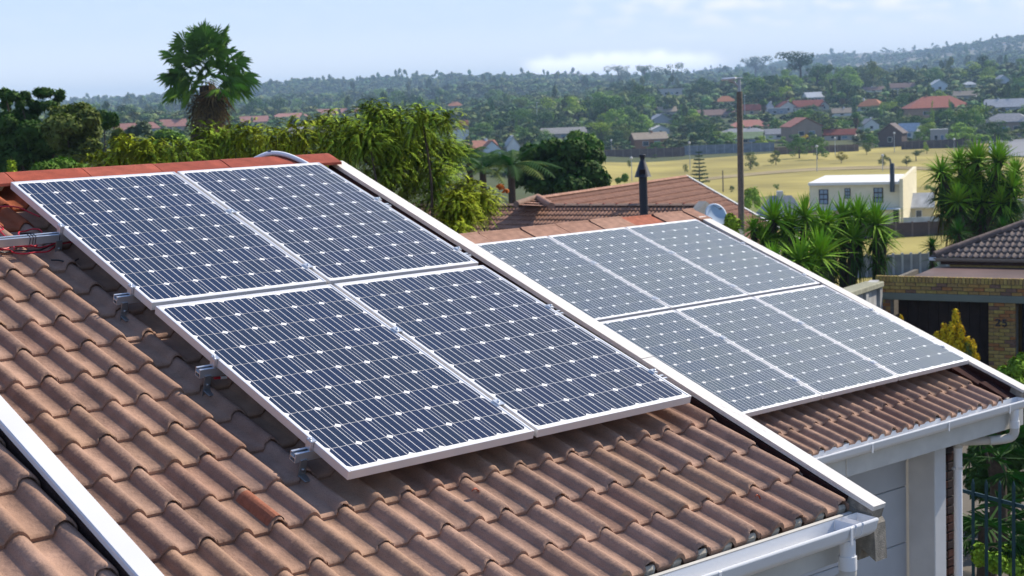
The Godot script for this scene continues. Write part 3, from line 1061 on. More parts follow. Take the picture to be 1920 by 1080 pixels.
# random clumps that fill a unit crown: height 1, width 1, base of the crown at `low`
func clumps(seed_: int, n: int, low: float, shape: String) -> Array:
	var r := RandomNumberGenerator.new()
	r.seed = seed_
	var o := []
	for i in n:
		var t := r.randf()
		var a := r.randf() * TAU
		var y := 0.0
		var rad := 0.0
		var sz := 0.0
		match shape:
			"round":
				y = lerpf(low + 0.10, 0.90, t)
				rad = 0.36 * sqrt(maxf(0.02, 1.0 - pow((t - 0.42) / 0.62, 2.0))) * sqrt(r.randf())
				sz = r.randf_range(0.11, 0.19)
			"dome":
				y = lerpf(low + 0.06, 0.88, t)
				rad = 0.44 * sqrt(maxf(0.03, 1.0 - t * t)) * sqrt(r.randf())
				sz = r.randf_range(0.10, 0.17)
			"flat":
				y = lerpf(low, 0.94, sqrt(t))
				rad = (0.16 + 0.30 * t) * sqrt(r.randf())
				sz = r.randf_range(0.09, 0.15)
			"cone":
				y = lerpf(low, 0.95, t)
				rad = 0.30 * (1.0 - t) * sqrt(r.randf())
				sz = lerpf(0.15, 0.05, t)
			"column":
				y = lerpf(low, 0.93, t)
				rad = 0.10 * sqrt(r.randf())
				sz = lerpf(0.13, 0.08, absf(t - 0.3))
			"gum":
				y = lerpf(low, 0.90, pow(t, 0.7))
				rad = 0.42 * sqrt(r.randf()) * (0.5 + 0.5 * sin(PI * (0.15 + 0.8 * t)))
				sz = r.randf_range(0.07, 0.13)
		o.append([Vector3(cos(a) * rad, y, sin(a) * rad), Vector3(sz * 1.15, sz * 0.85, sz * 1.15) if shape != "cone" and shape != "column" else Vector3(sz, sz * 1.2, sz), sz * sz])
	return o

func trunk_mesh(h: float, r0: float, r1: float, blobs: Array, limbs: int, seed_: int) -> ArrayMesh:
	var r := RandomNumberGenerator.new()
	r.seed = seed_
	var s := begin()
	var top := Vector3(r.randf_range(-.03, .03), h, r.randf_range(-.03, .03))
	tube(s, smooth_path([Vector3(0, -0.08, 0), Vector3(r.randf_range(-.02, .02), h * 0.5, r.randf_range(-.02, .02)), top], 3), r0, r1, 7, false)
	for i in mini(limbs, blobs.size()):
		var b: Vector3 = blobs[i][0]
		var st := Vector3(0, h * r.randf_range(0.55, 0.98), 0)
		tube(s, smooth_path([st, st.lerp(b, 0.5) + Vector3(0, -0.03, 0), b], 2), r1 * 0.7, r1 * 0.2, 5, false)
	return done(s)

var KIND := {}
func tree_kinds():
	for e in [["round", "round", 14, .22, 1500, .055, .036, .30], ["dome", "dome", 16, .12, 1500, .055, .036, .22], ["flat", "flat", 12, .58, 1200, .05, .03, .6], ["cone", "cone", 16, .06, 1200, .05, .02, .2], ["column", "column", 10, .06, 900, .05, .02, .15], ["gum", "gum", 16, .35, 1400, .045, .022, .5], ["bush", "dome", 12, .0, 1000, .07, .045, .05]]:
		KIND[e[0]] = []
		for v in 3:
			var cl := clumps(100 + v * 17 + String(e[0]).hash() % 50, e[2], e[3], e[1])
			KIND[e[0]].append([leaves(v * 31 + 5, cl, e[4], e[5], e[6], 0.25 if e[0] == "gum" else 0.0), trunk_mesh(float(e[7]) + 0.25, 0.028, 0.016, cl, 5, v)])
	M.leaf = {
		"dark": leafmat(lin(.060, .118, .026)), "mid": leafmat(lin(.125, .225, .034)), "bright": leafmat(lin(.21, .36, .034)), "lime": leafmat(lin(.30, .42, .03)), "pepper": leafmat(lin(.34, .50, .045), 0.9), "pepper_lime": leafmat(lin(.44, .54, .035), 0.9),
		"olive": leafmat(lin(.14, .175, .045)), "grey": leafmat(lin(.125, .165, .10)), "pine": leafmat(lin(.05, .095, .045)), "yellow": leafmat(lin(.36, .30, .035)), "gold": leafmat(lin(.72, .52, .02), 0.9), "dry": leafmat(lin(.20, .15, .07)), "flame": leafmat(lin(.55, .16, .02))}

func tree(kind: String, tone: String, p: Vector3, hgt: float, wid: float, label: String, group := "", called := "") -> Node3D:
	var t := thing(called if called else {"round": "broadleaf_tree", "dome": "spreading_tree", "flat": "umbrella_pine", "cone": "conifer_tree", "column": "cypress_tree", "gum": "gum_tree", "bush": "shrub"}[kind], label, "shrub" if kind == "bush" else "tree", p, rng.randf() * TAU, group)
	var k: Array = KIND[kind][rng.randi() % 3]
	var c := obj("crown", k[0], M.leaf[tone], t)
	c.scale = Vector3(wid, hgt, wid)
	var tr := obj("trunk", k[1], M.bark, t)
	tr.scale = Vector3(wid, hgt, wid)
	return t

# sword-leaf rosette (yucca head): leaves of length l
func rosette(seed_: int, n: int, l: float, w: float, droop: float, low: float) -> ArrayMesh:
	var r := RandomNumberGenerator.new()
	r.seed = seed_
	var s := begin()
	s.set_smooth_group(-1)
	for i in n:
		var a := r.randf() * TAU
		var e := lerpf(low, 1.45, pow(r.randf(), 0.8))
		var len_ := l * r.randf_range(0.75, 1.1)
		var d := Vector3(cos(a) * cos(e), sin(e), sin(a) * cos(e))
		var side := d.cross(Vector3.UP).normalized().rotated(d, r.randf_range(-.5, .5))
		var t := r.randf_range(0.75, 1.2)
		if e < -0.15: t *= 0.75
		var col := Color(t * r.randf_range(.92, 1.12), t, t * 0.9)
		var prev := []
		for k in 4:
			var f := k / 3.0
			var p := d * (0.02 + len_ * f) + Vector3(0, -droop * len_ * f * f, 0)
			var ww := w * (0.55 + 0.45 * sin(PI * minf(1.0, f * 1.1 + 0.2))) * (1.0 - f * f * 0.95)
			var cur := [p + side * ww * 0.5, p - side * ww * 0.5, p + Vector3.DOWN * ww * 0.16]
			if k > 0:
				s.set_color(col)
				quad(s, prev[0], cur[0], cur[2], prev[2])
				quad(s, prev[2], cur[2], cur[1], prev[1])
			prev = cur
	return done(s)

# a fan palm leaf: stalk along +z, folded blades
func fan_leaf(s: SurfaceTool, base: Vector3, dir: Vector3, stalk: float, radius: float, seed_: int, col: Color, sag := 0.3, blades := 15, roll := 0.0):
	var r := RandomNumberGenerator.new()
	r.seed = seed_
	var side := dir.cross(Vector3.UP).normalized()
	if side.length() < 0.1: side = Vector3.RIGHT
	side = side.rotated(dir, roll)
	var up := side.cross(dir).normalized()
	var hub := base + dir * stalk + Vector3(0, -sag * stalk * 0.3, 0)
	s.set_smooth_group(-1)
	s.set_color(col * Color(1.3, 1.15, .8))
	quad(s, base - side * 0.02, base + side * 0.02, hub + side * 0.012, hub - side * 0.012)
	for i in blades:
		var a := lerpf(-1.75, 1.75, float(i) / (blades - 1)) + r.randf_range(-.05, .05)
		var d := (dir * cos(a) + side * sin(a) + up * r.randf_range(-.12, .12)).normalized()
		var l := radius * r.randf_range(0.82, 1.05) * (1.0 - 0.12 * absf(a))
		var w := radius * 0.085
		var ss := d.cross(up).normalized()
		var m := hub + d * l * 0.6 + Vector3(0, -sag * l * 0.16, 0)
		var e := hub + d * l + Vector3(0, -sag * l * 0.55, 0)
		var t := r.randf_range(0.8, 1.2)
		s.set_color(Color(col.r * t, col.g * t, col.b * t))
		quad(s, hub, m + ss * w * 0.5, e, m - up * w * 0.25)
		quad(s, hub, m - up * w * 0.25, e, m - ss * w * 0.5)

# a feather palm frond
func frond(s: SurfaceTool, base: Vector3, dir: Vector3, l: float, sag: float, seed_: int, col: Color):
	var r := RandomNumberGenerator.new()
	r.seed = seed_
	var side := dir.cross(Vector3.UP).normalized()
	s.set_smooth_group(-1)
	var prev := base
	for k in range(1, 19):
		var f := k / 18.0
		var p := base + dir * l * f + Vector3(0, -sag * l * f * f, 0)
		var ll := l * 0.26 * sin(PI * (0.12 + 0.82 * f))
		for sg in [-1.0, 1.0]:
			var d: Vector3 = (side * float(sg) + (p - prev).normalized() * 0.55 + Vector3(0, -0.35, 0)).normalized()
			var t := r.randf_range(0.75, 1.2)
			s.set_color(Color(col.r * t, col.g * t, col.b * t))
			var w := (p - prev) * 0.42
			tri(s, p - w, p + w, p + d * ll * r.randf_range(.85, 1.1))
		s.set_color(col * Color(1.2, 1.0, .6))
		quad(s, prev - side * 0.012, prev + side * 0.012, p + side * 0.012, p - side * 0.012)
		prev = p

# ---------------------------------------------------------------- neighbours
func face_basis(down: Vector3, pitch: float) -> Basis:
	var z := down * cos(pitch) - Vector3.UP * sin(pitch)
	var y := Vector3.UP * cos(pitch) + down * sin(pitch)
	return Basis(y.cross(z), y, z)

const AX := Vector3(0.945, 0, -0.327)
const BX := Vector3(0.327, 0, 0.945)

func build_neighbour():
	var h := thing("neighbour_house", "house next door with salmon tiled roofs and a black flue", "house")
	var lo := []
	for i in 2: lo.append(tile_mesh(0.24, 0.30, false, 120 + i))
	var tones := [worn(lin(.50, .275, .19), 0.85, "blotch", 1.2, "speck", 4.0), worn(lin(.47, .255, .17), 0.85, "blotch", 1.2, "speck", 4.0), worn(lin(.53, .30, .21), 0.85, "blotch", 1.2, "speck", 4.0)]
	# wing, its ridge runs away to the left
	var w1 := at(1310, 379, 42.4) - Vector3(0, 0.13, 0)
	var wing := sub("wing_roof", h, Transform3D(face_basis(-AX, 0.384), w1))
	lay_tiles(wing, -9.6, 40, 0.24, 2.7, 9, 0.30, lo, tones, func(_j: int, k: int, x: float, _v: float) -> int: return 9 if k < 3 else (9 if x > -0.3 else 0))
	obj("roof_deck", boxmesh(Vector3(9.8, 0.06, 2.8), 0.0, Vector3(-4.8, -0.05, 1.35)), M.tile_dark, wing)
	var wing2 := sub("wing_back_slope", h, Transform3D(face_basis(AX, 0.384), w1))
	obj("slope", boxmesh(Vector3(9.6, 0.05, 2.8), 0.0, Vector3(4.8, -0.02, 1.4)), tones[0], wing2)
	var cap := ridge_mesh(-0.20, 0.20, 0.13, 0.05)
	var capm := [worn(lin(.30, .20, .155), 0.85, "blotch", 2.0), worn(lin(.33, .22, .165), 0.85, "blotch", 2.0), worn(lin(.36, .08, .055), 0.85, "blotch", 2.0)]
	for i in 23:
		var c := obj("ridge_cap", cap, capm[i % 2], h)
		c.transform = Transform3D(Basis(BX, Vector3.UP, BX.cross(Vector3.UP)), w1 - BX * (0.22 + 0.415 * i) + Vector3(0, 0.10, 0))
		if i < 14:
			var jn := obj("ridge_joint", boxmesh(Vector3(0.05, 0.02, 0.12), 0.004), capm[2], h)
			jn.transform = Transform3D(Basis(BX, Vector3.UP, BX.cross(Vector3.UP)), w1 - BX * (0.43 + 0.415 * i) + Vector3(0, 0.095, 0))
	# main roof behind
	var m1 := at(1285, 328, 54.8) - Vector3(0, 0.09, 0)
	var main := sub("main_roof", h, Transform3D(face_basis(BX, 0.49), m1))
	lay_tiles(main, -10.8, 45, 0.24, 4.8, 16, 0.30, lo, tones, func(_j: int, _k: int, _x: float, _v: float) -> int: return 9)
	obj("roof_deck", boxmesh(Vector3(10.8, 0.06, 4.9), 0.0, Vector3(-5.4, -0.05, 2.4)), M.tile_dark, main)
	obj("verge_strip", boxmesh(Vector3(0.16, 0.09, 4.9), 0.006, Vector3(0.05, 0.04, 2.42)), M.steel, main)
	var main2 := sub("main_back_slope", h, Transform3D(face_basis(-BX, 0.49), m1))
	obj("slope", boxmesh(Vector3(10.8, 0.05, 4.8), 0.0, Vector3(5.4, -0.02, 2.4)), tones[1], main2)
	var mb := Basis(AX, Vector3.UP, AX.cross(Vector3.UP))
	for i in 26:
		var c := obj("ridge_cap", cap, tones[i % 3], h)
		c.transform = Transform3D(mb, m1 - AX * (0.2 + 0.412 * i) + Vector3(0, 0.09, 0))
	# small hipped end of the main roof above the wing
	var ha := m1 - AX * 10.7 + Vector3(0, 0.06, 0)
	var hl := at(968, 383, 44.5)
	var hr := at(1034, 386, 43.2)
	for e in [hl, hr]:
		var hs := begin()
		tube(hs, [ha, e], 0.10, 0.10, 8)
		obj("hip_cap", done(hs), capm[1] if e == hl else tones[0], h)
	var s3 := begin()
	s3.set_smooth_group(-1)
	for i in 3:
		var f0 := 0.12 + i * 0.30
		var f1 := minf(f0 + 0.31, 1.0)
		var dn := Vector3(0, -0.05, 0)
		quad(s3, ha.lerp(hl, f0) + dn, ha.lerp(hr, f0) + dn, ha.lerp(hr, f1) + dn * 0.2, ha.lerp(hl, f1) + dn * 0.2)
	obj("hip_slope", done(s3), tones[0], h)
	# rendered gable of the wing and the walls below
	var s := begin()
	var xg := Transform3D(Basis(AX, Vector3.UP, AX.cross(Vector3.UP)), w1 + Vector3(0, 0.16, 0) + BX * 0.02)
	prism(s, PackedVector2Array([Vector2(0, 0), Vector2(2.7, -1.09), Vector2(2.7, -3.6), Vector2(-2.7, -3.6), Vector2(-2.7, -1.09)]), -0.02, 0.2, xg)
	obj("gable_wall", done(s), worn(lin(.30, .31, .31), 0.9, "blotch", 0.6), h)
	s = begin()
	cbox(s, w1 - BX * 4.9 + Vector3(0, -2.75, 0), Vector3(4.6, 3.2, 9.4), 0.0, Basis(AX, Vector3.UP, BX))
	cbox(s, m1 - AX * 5.4 + Vector3(0, -3.9, 0), Vector3(10.4, 3.4, 7.2), 0.0, Basis(AX, Vector3.UP, BX))
	obj("wall", done(s), M.white_paint, h)
	# black flue with a turning cowl
	var fp := at(1207.5, 405, 41.6)
	s = begin()
	lathe(s, [Vector2(0.113, -0.6), Vector2(0.113, 1.12)], 20, fp)
	lathe(s, [Vector2(0.122, 0.40), Vector2(0.122, 0.43)], 20, fp)
	var flue := obj("flue", done(s), M.black, h)
	s = begin()
	var cb := Basis.IDENTITY
	lathe(s, [Vector2(0.235, 1.06), Vector2(0.222, 1.08), Vector2(0.085, 1.46), Vector2(0.062, 1.50), Vector2(0.062, 1.55), Vector2(0.088, 1.64), Vector2(0.088, 1.66), Vector2(0, 1.66)], 18, fp)
	cbox(s, fp + Vector3(-0.16, 1.16, 0.14), Vector3(0.012, 0.30, 0.16), 0.0, Basis(Vector3.UP, 0.8) * Basis(Vector3.BACK, 0.7))
	obj("cowl", done(s), M.black, flue)
	# satellite dish on the gable
	var dp := at(1341, 404, 41.6)
	var d := thing("satellite_dish", "pale blue satellite dish on the grey gable behind the lower roof's ridge end", "satellite dish", dp)
	var dirr := (EYE - dp).normalized().rotated(Vector3.UP, 0.55)
	var db := Basis.looking_at(-dirr.rotated(Vector3.UP.cross(dirr).normalized(), -0.35), Vector3.UP) * Basis(Vector3.RIGHT, PI / 2)
	s = begin()
	var prof := []
	for i in 9:
		var rr := 0.33 * i / 8.0
		prof.append(Vector2(rr, rr * rr * 0.55))
	for i in range(8, -1, -1): prof.append(Vector2(0.33 * i / 8.0, pow(0.33 * i / 8.0, 2) * 0.55 - 0.012))
	lathe(s, prof, 28, Vector3.ZERO, db)
	obj("reflector", done(s), mat(lin(.40, .50, .62), 0.5), d)
	s = begin()
	tube(s, [db * Vector3(0, 0.0, -0.30), db * Vector3(0, 0.30, -0.10)], 0.012)
	tube(s, [db * Vector3(0, 0.27, -0.10), db * Vector3(0, 0.35, -0.06)], 0.03)
	obj("feed_arm", done(s), M.steel, d)
	s = begin()
	tube(s, [db * Vector3(0, -0.02, 0), db * Vector3(0, -0.2, 0.02), db * Vector3(0, -0.25, 0.3)], 0.022)
	obj("bracket", done(s), M.steel, d)

func build_house_25():
	var A := Vector3(25.39482, -3.87164, -12.99784)
	var xf := Transform3D(Basis(BX, Vector3.UP, -AX), A)
	var h := thing("brick_house", "yellow brick house with number 25, brown garage doors and grey hipped roof", "house")
	h.transform = xf
	var base := -2.75
	# backing walls so that the joints have something behind them
	obj("wall", boxmesh(Vector3(7.0, 0.375, 0.10), 0.0, Vector3(3.505, -0.192, -0.072)), M.mortar_dark, h)
	obj("wall", boxmesh(Vector3(0.38, 2.4, 0.10), 0.0, Vector3(0.20, -1.72, -0.072)), M.mortar_dark, h)
	obj("wall", boxmesh(Vector3(0.56, 2.3, 0.30), 0.0, Vector3(2.818, -1.68, -0.17)), M.mortar_dark, h)
	obj("wall", boxmesh(Vector3(0.10, 2.5, 3.0), 0.0, Vector3(0.06, -1.45, -1.62)), M.mortar_dark, h)
	var soldier := boxmesh(Vector3(0.070, 0.135, 0.10), 0.006)
	var full := boxmesh(Vector3(0.222, 0.071, 0.10), 0.006)
	var half := boxmesh(Vector3(0.105, 0.071, 0.10), 0.006)
	for i in 80:
		var b := obj("brick", soldier, M.brick[rng.randi() % 4], h)
		b.position = Vector3(0.04 + i * 0.0815, -0.066 + rng.randf_range(-.002, .002), -0.05 + rng.randf_range(0, .004))
	var course := func(x0: float, x1: float, y: float, odd: bool, z: float):
		var x := x0
		if odd:
			var b := obj("brick", half, M.brick[rng.randi() % M.brick.size()], h)
			b.position = Vector3(x + 0.0525, y, z)
			x += 0.116
		while x < x1 - 0.06:
			var short := x + 0.225 > x1 + 0.01
			var b := obj("brick", half if short else full, M.brick[rng.randi() % M.brick.size()], h)
			b.position = Vector3(x + (0.0525 if short else 0.111), y + rng.randf_range(-.001, .001), z + rng.randf_range(0, .004))
			x += 0.116 if short else 0.233
	for k in 3: course.call(0.0, 5.0, -0.176 - k * 0.082, k % 2 == 1, -0.05)
	for k in 26: course.call(0.0, 0.39, -0.575 - k * 0.082, k % 2 == 1, -0.05)
	for k in 24: course.call(2.53, 3.11, -0.575 - k * 0.082, k % 2 == 0, -0.05)
	obj("beam", boxmesh(Vector3(6.9, 0.158, 0.20), 0.006, Vector3(3.53, -0.455, -0.075)), worn(lin(.165, .185, .150), 0.7, "soft", 0.7), h)
	for e in [[0.43, 2.50], [3.17, 5.4]]:
		var dn := sub("garage_door", h)
		var n := 9
		for i in n:
			var w: float = (float(e[1]) - float(e[0])) / n
			obj("board", boxmesh(Vector3(w - 0.006, 2.25, 0.03), 0.003, Vector3(float(e[0]) + w * (i + 0.5), -1.66, -0.33 + 0.002 * (i % 2))), M.door_brown, dn)
	for c in ["2", "5"]:
		var tm := TextMesh.new()
		var f := SystemFont.new()
		f.font_names = PackedStringArray(["Droid Sans"])
		f.font_weight = 800
		tm.font = f
		tm.text = c
		tm.font_size = 64
		tm.pixel_size = 0.0031
		tm.depth = 0.02
		var t := obj("digit", tm, M.black, h)
		t.position = Vector3(2.728 if c == "2" else 2.878, -0.976, 0.012)
		t.scale = Vector3(1.15, 1.13, 1)
	# flat roof behind the parapet, then the main house
	obj("flat_roof", boxmesh(Vector3(6.6, 0.05, 2.9), 0.0, Vector3(3.9, -0.13, -1.57)), worn(lin(.155, .095, .085), 0.55, "patch", 0.25, "grain", 1.0), h)
	obj("wall", boxmesh(Vector3(7, 2.6, 6), 0.0, Vector3(4.4, -1.3, -6.0)), M.brick[1], h)
	obj("gutter", gutter_mesh(0.55, 7.0, 0.115, -2.86, 0.12, 0.09), worn(lin(.30, .25, .20), 0.5, "soft", 1.0), h)
	obj("gutter_end", boxmesh(Vector3(0.16, 0.075, 0.11), 0.012, Vector3(0.52, 0.085, -2.92)), M.gutter, h)
	obj("fascia_board", boxmesh(Vector3(6.4, 0.14, 0.02), 0.0, Vector3(3.9, 0.02, -2.97)), M.tile_dark, h)
	var hm := [worn(lin(.27, .215, .185), 0.85, "blotch", 1.5, "speck", 5.0), worn(lin(.25, .195, .17), 0.85, "blotch", 1.5, "speck", 5.0), worn(lin(.29, .23, .20), 0.85, "blotch", 1.5, "speck", 5.0)]
	var low := [tile_mesh(0.30, 0.30, false, 140), tile_mesh(0.30, 0.30, false, 141)]
	var pit := 0.35
	var rf := sub("hipped_roof", h, Transform3D(face_basis(Vector3(0, 0, 1), pit), Vector3(0.57, 0.12 + 4.5 * tan(pit), -2.98 - 4.5)))
	var run := 4.5 / cos(pit)
	lay_tiles(rf, -0.1, 22, 0.30, run + 0.06, 13, 0.30, low, hm, func(_j: int, k: int, x: float, v: float) -> int:
		var inside := (run - v - 0.30) * cos(pit)
		if x + 0.12 < inside: return -1
		return 0 if k < 9 else 9)
	var s := begin()
	var steps := 15
	for i in steps:
		var t := i * 0.42
		var c := Vector3(0.55 + t, 0.17 + t * tan(pit), -2.95 - t)
		var c2 := Vector3(0.55 + t + 0.43, 0.185 + (t + 0.43) * tan(pit), -2.95 - t - 0.43)
		s = begin()
		tube(s, [c, c2], 0.095, 0.085, 10)
		obj("hip_cap", done(s), worn(lin(.20, .15, .13), 0.85, "blotch", 2.0) if i == 0 else (h.get_node("hip_cap") as MeshInstance3D).material_override, h)
	s = begin()
	s.set_smooth_group(-1)
	quad(s, Vector3(0.57, 0.12, -2.98), Vector3(0.57, 0.12, -12), Vector3(5.07, 0.12 + 4.5 * tan(pit), -7.5), Vector3(5.07, 0.12 + 4.5 * tan(pit), -7.48))
	obj("side_slope", done(s), hm[1], h)
	# cement washed garden wall beside it
	var g := thing("garden_wall", "pale plastered garden wall with sloping coping left of the brick garage", "wall")
	var p0 := at(1560, 556, 30.0)
	var p1 := at(1640, 531, 34.6)
	var dirw := (p1 - p0) * Vector3(1, 0, 1)
	var wb := Basis(dirw.normalized(), Vector3.UP, dirw.normalized().cross(Vector3.UP))
	var mid := (p0 + p1) / 2
	s = begin()
	cbox(s, mid + Vector3(0, -1.3, 0), Vector3(dirw.length(), 2.4, 0.2), 0.0, wb)
	obj("plaster", done(s), worn(lin(.50, .50, .49), 0.9, "blotch", 0.5), g)
	for i in 3:
		s = begin()
		cbox(s, p0.lerp(p1, 0.25 + 0.36 * i) + Vector3(0, -1.2, 0), Vector3(0.34, 2.4, 0.34), 0.01, wb)
		obj("pier", done(s), worn(lin(.42, .43, .42), 0.9, "blotch", 0.5), g)
	s = begin()
	var cbs := Basis((p1 - p0).normalized(), (p1 - p0).normalized().cross(wb.z).normalized() * -1.0, wb.z)
	cbox(s, mid + Vector3(0, -0.02, 0), Vector3((p1 - p0).length(), 0.13, 0.42), 0.02, cbs)
	obj("coping", done(s), worn(lin(.36, .36, .27), 0.9, "blotch", 0.8), g)

func build_lamp_pole():
	var top := at(1386.5, 172, 45.0)
	var bot := on_ground(at(1388.5, 445, 45.0).x, at(1388.5, 445, 45.0).z)
	var p := thing("street_lamp", "tall brown wooden street lamp pole beside the satellite dish and yuccas", "street lamp", bot)
	var s := begin()
	tube(s, [Vector3(0, -0.3, 0), top - bot], 0.105, 0.084, 16)
	obj("pole", done(s), M.wood_pole, p)
	var t := top - bot
	s = begin()
	tube(s, [t, t + Vector3(0, 0.36, 0)], 0.045, -1.0, 10)
	var left := -CAM_X * Vector3(1, 0, 1)
	left = left.normalized()
	tube(s, [t + Vector3(0, 0.12, 0), t + Vector3(0, 0.30, 0) + left * 0.16, t + Vector3(0, 0.33, 0) + left * 0.30], 0.032, -1.0, 8)
	obj("bracket", done(s), M.lamp_grey, p)
	s = begin()
	cbox(s, t + Vector3(0, 0.385, 0) + left * 0.30, Vector3(0.42, 0.085, 0.20), 0.03, Basis(left, Vector3.UP, left.cross(Vector3.UP)) * Basis(Vector3.BACK, -0.04))
	cbox(s, t + Vector3(0, 0.40, 0) + left * 0.0, Vector3(0.20, 0.035, 0.10), 0.01, Basis(left, Vector3.UP, left.cross(Vector3.UP)))
	obj("lamp_head", done(s), mat(lin(.55, .58, .62), 0.35), p)

# ---------------------------------------------------------------- near and middle plants
func from_pixels(list: Array, depth: float, base: Vector3, spread := 1.0, r := 0.8) -> Array:
	var o := []
	for b in list:
		var d: float = depth + rng.randf_range(-r, r)
		var k := d / FOCAL
		var rx: float = float(b[2]) * k
		var ry: float = float(b[3]) * k
		o.append([at(b[0], b[1], d) - base, Vector3(rx, ry, rx * spread), rx * ry])
	return o

func limbs(t: Node3D, h: float, r0: float, blobs: Array, m: Material, every := 1):
	var s := begin()
	tube(s, smooth_path([Vector3(0, -0.3, 0), Vector3(0.1, h * 0.5, 0.05), Vector3(0, h, 0)], 3), r0, r0 * 0.6, 8, false)
	for i in range(0, blobs.size(), every):
		var b: Vector3 = blobs[i][0]
		var st := Vector3(0, h * rng.randf_range(0.6, 1.0), 0)
		tube(s, smooth_path([st, st.lerp(b, 0.55) + Vector3(rng.randf_range(-.3, .3), 0.15, rng.randf_range(-.3, .3)), b + Vector3(0, float(b.y) * 0.02, 0)], 4), r0 * 0.42, r0 * 0.08, 6, false)
	obj("trunk", done(s), m, t)

func pixel_tree(called: String, label: String, px: float, depth: float, list: Array, tone: String, n: int, ln: float, wd: float, hang: float, bark: Material, group := "", spread := 1.0, trunk := 0.12, hue := 0.25, category := "tree") -> Node3D:
	var q := at(px, 400, depth)
	var base := on_ground(q.x, q.z)
	var t := thing(called, label, category, base, 0.0, group)
	var bl := from_pixels(list, depth, base, spread)
	if called == "pepper_tree":
		obj("crown", feathers(int(px), bl, n / 7, ln * 1.6), M.leaf["pepper" if tone == "bright" else "pepper_lime"], t)
	else:
		obj("crown", leaves(int(px) + int(depth * 10), bl, n, ln, wd, hang, 0.25, hue), M.leaf[tone], t)
	var lowest := 1e9
	for b in bl: lowest = minf(lowest, b[0].y)
	limbs(t, maxf(lowest * 0.75, 0.5), trunk, bl, bark, 2 if called != "gum_tree" else 3)
	return t

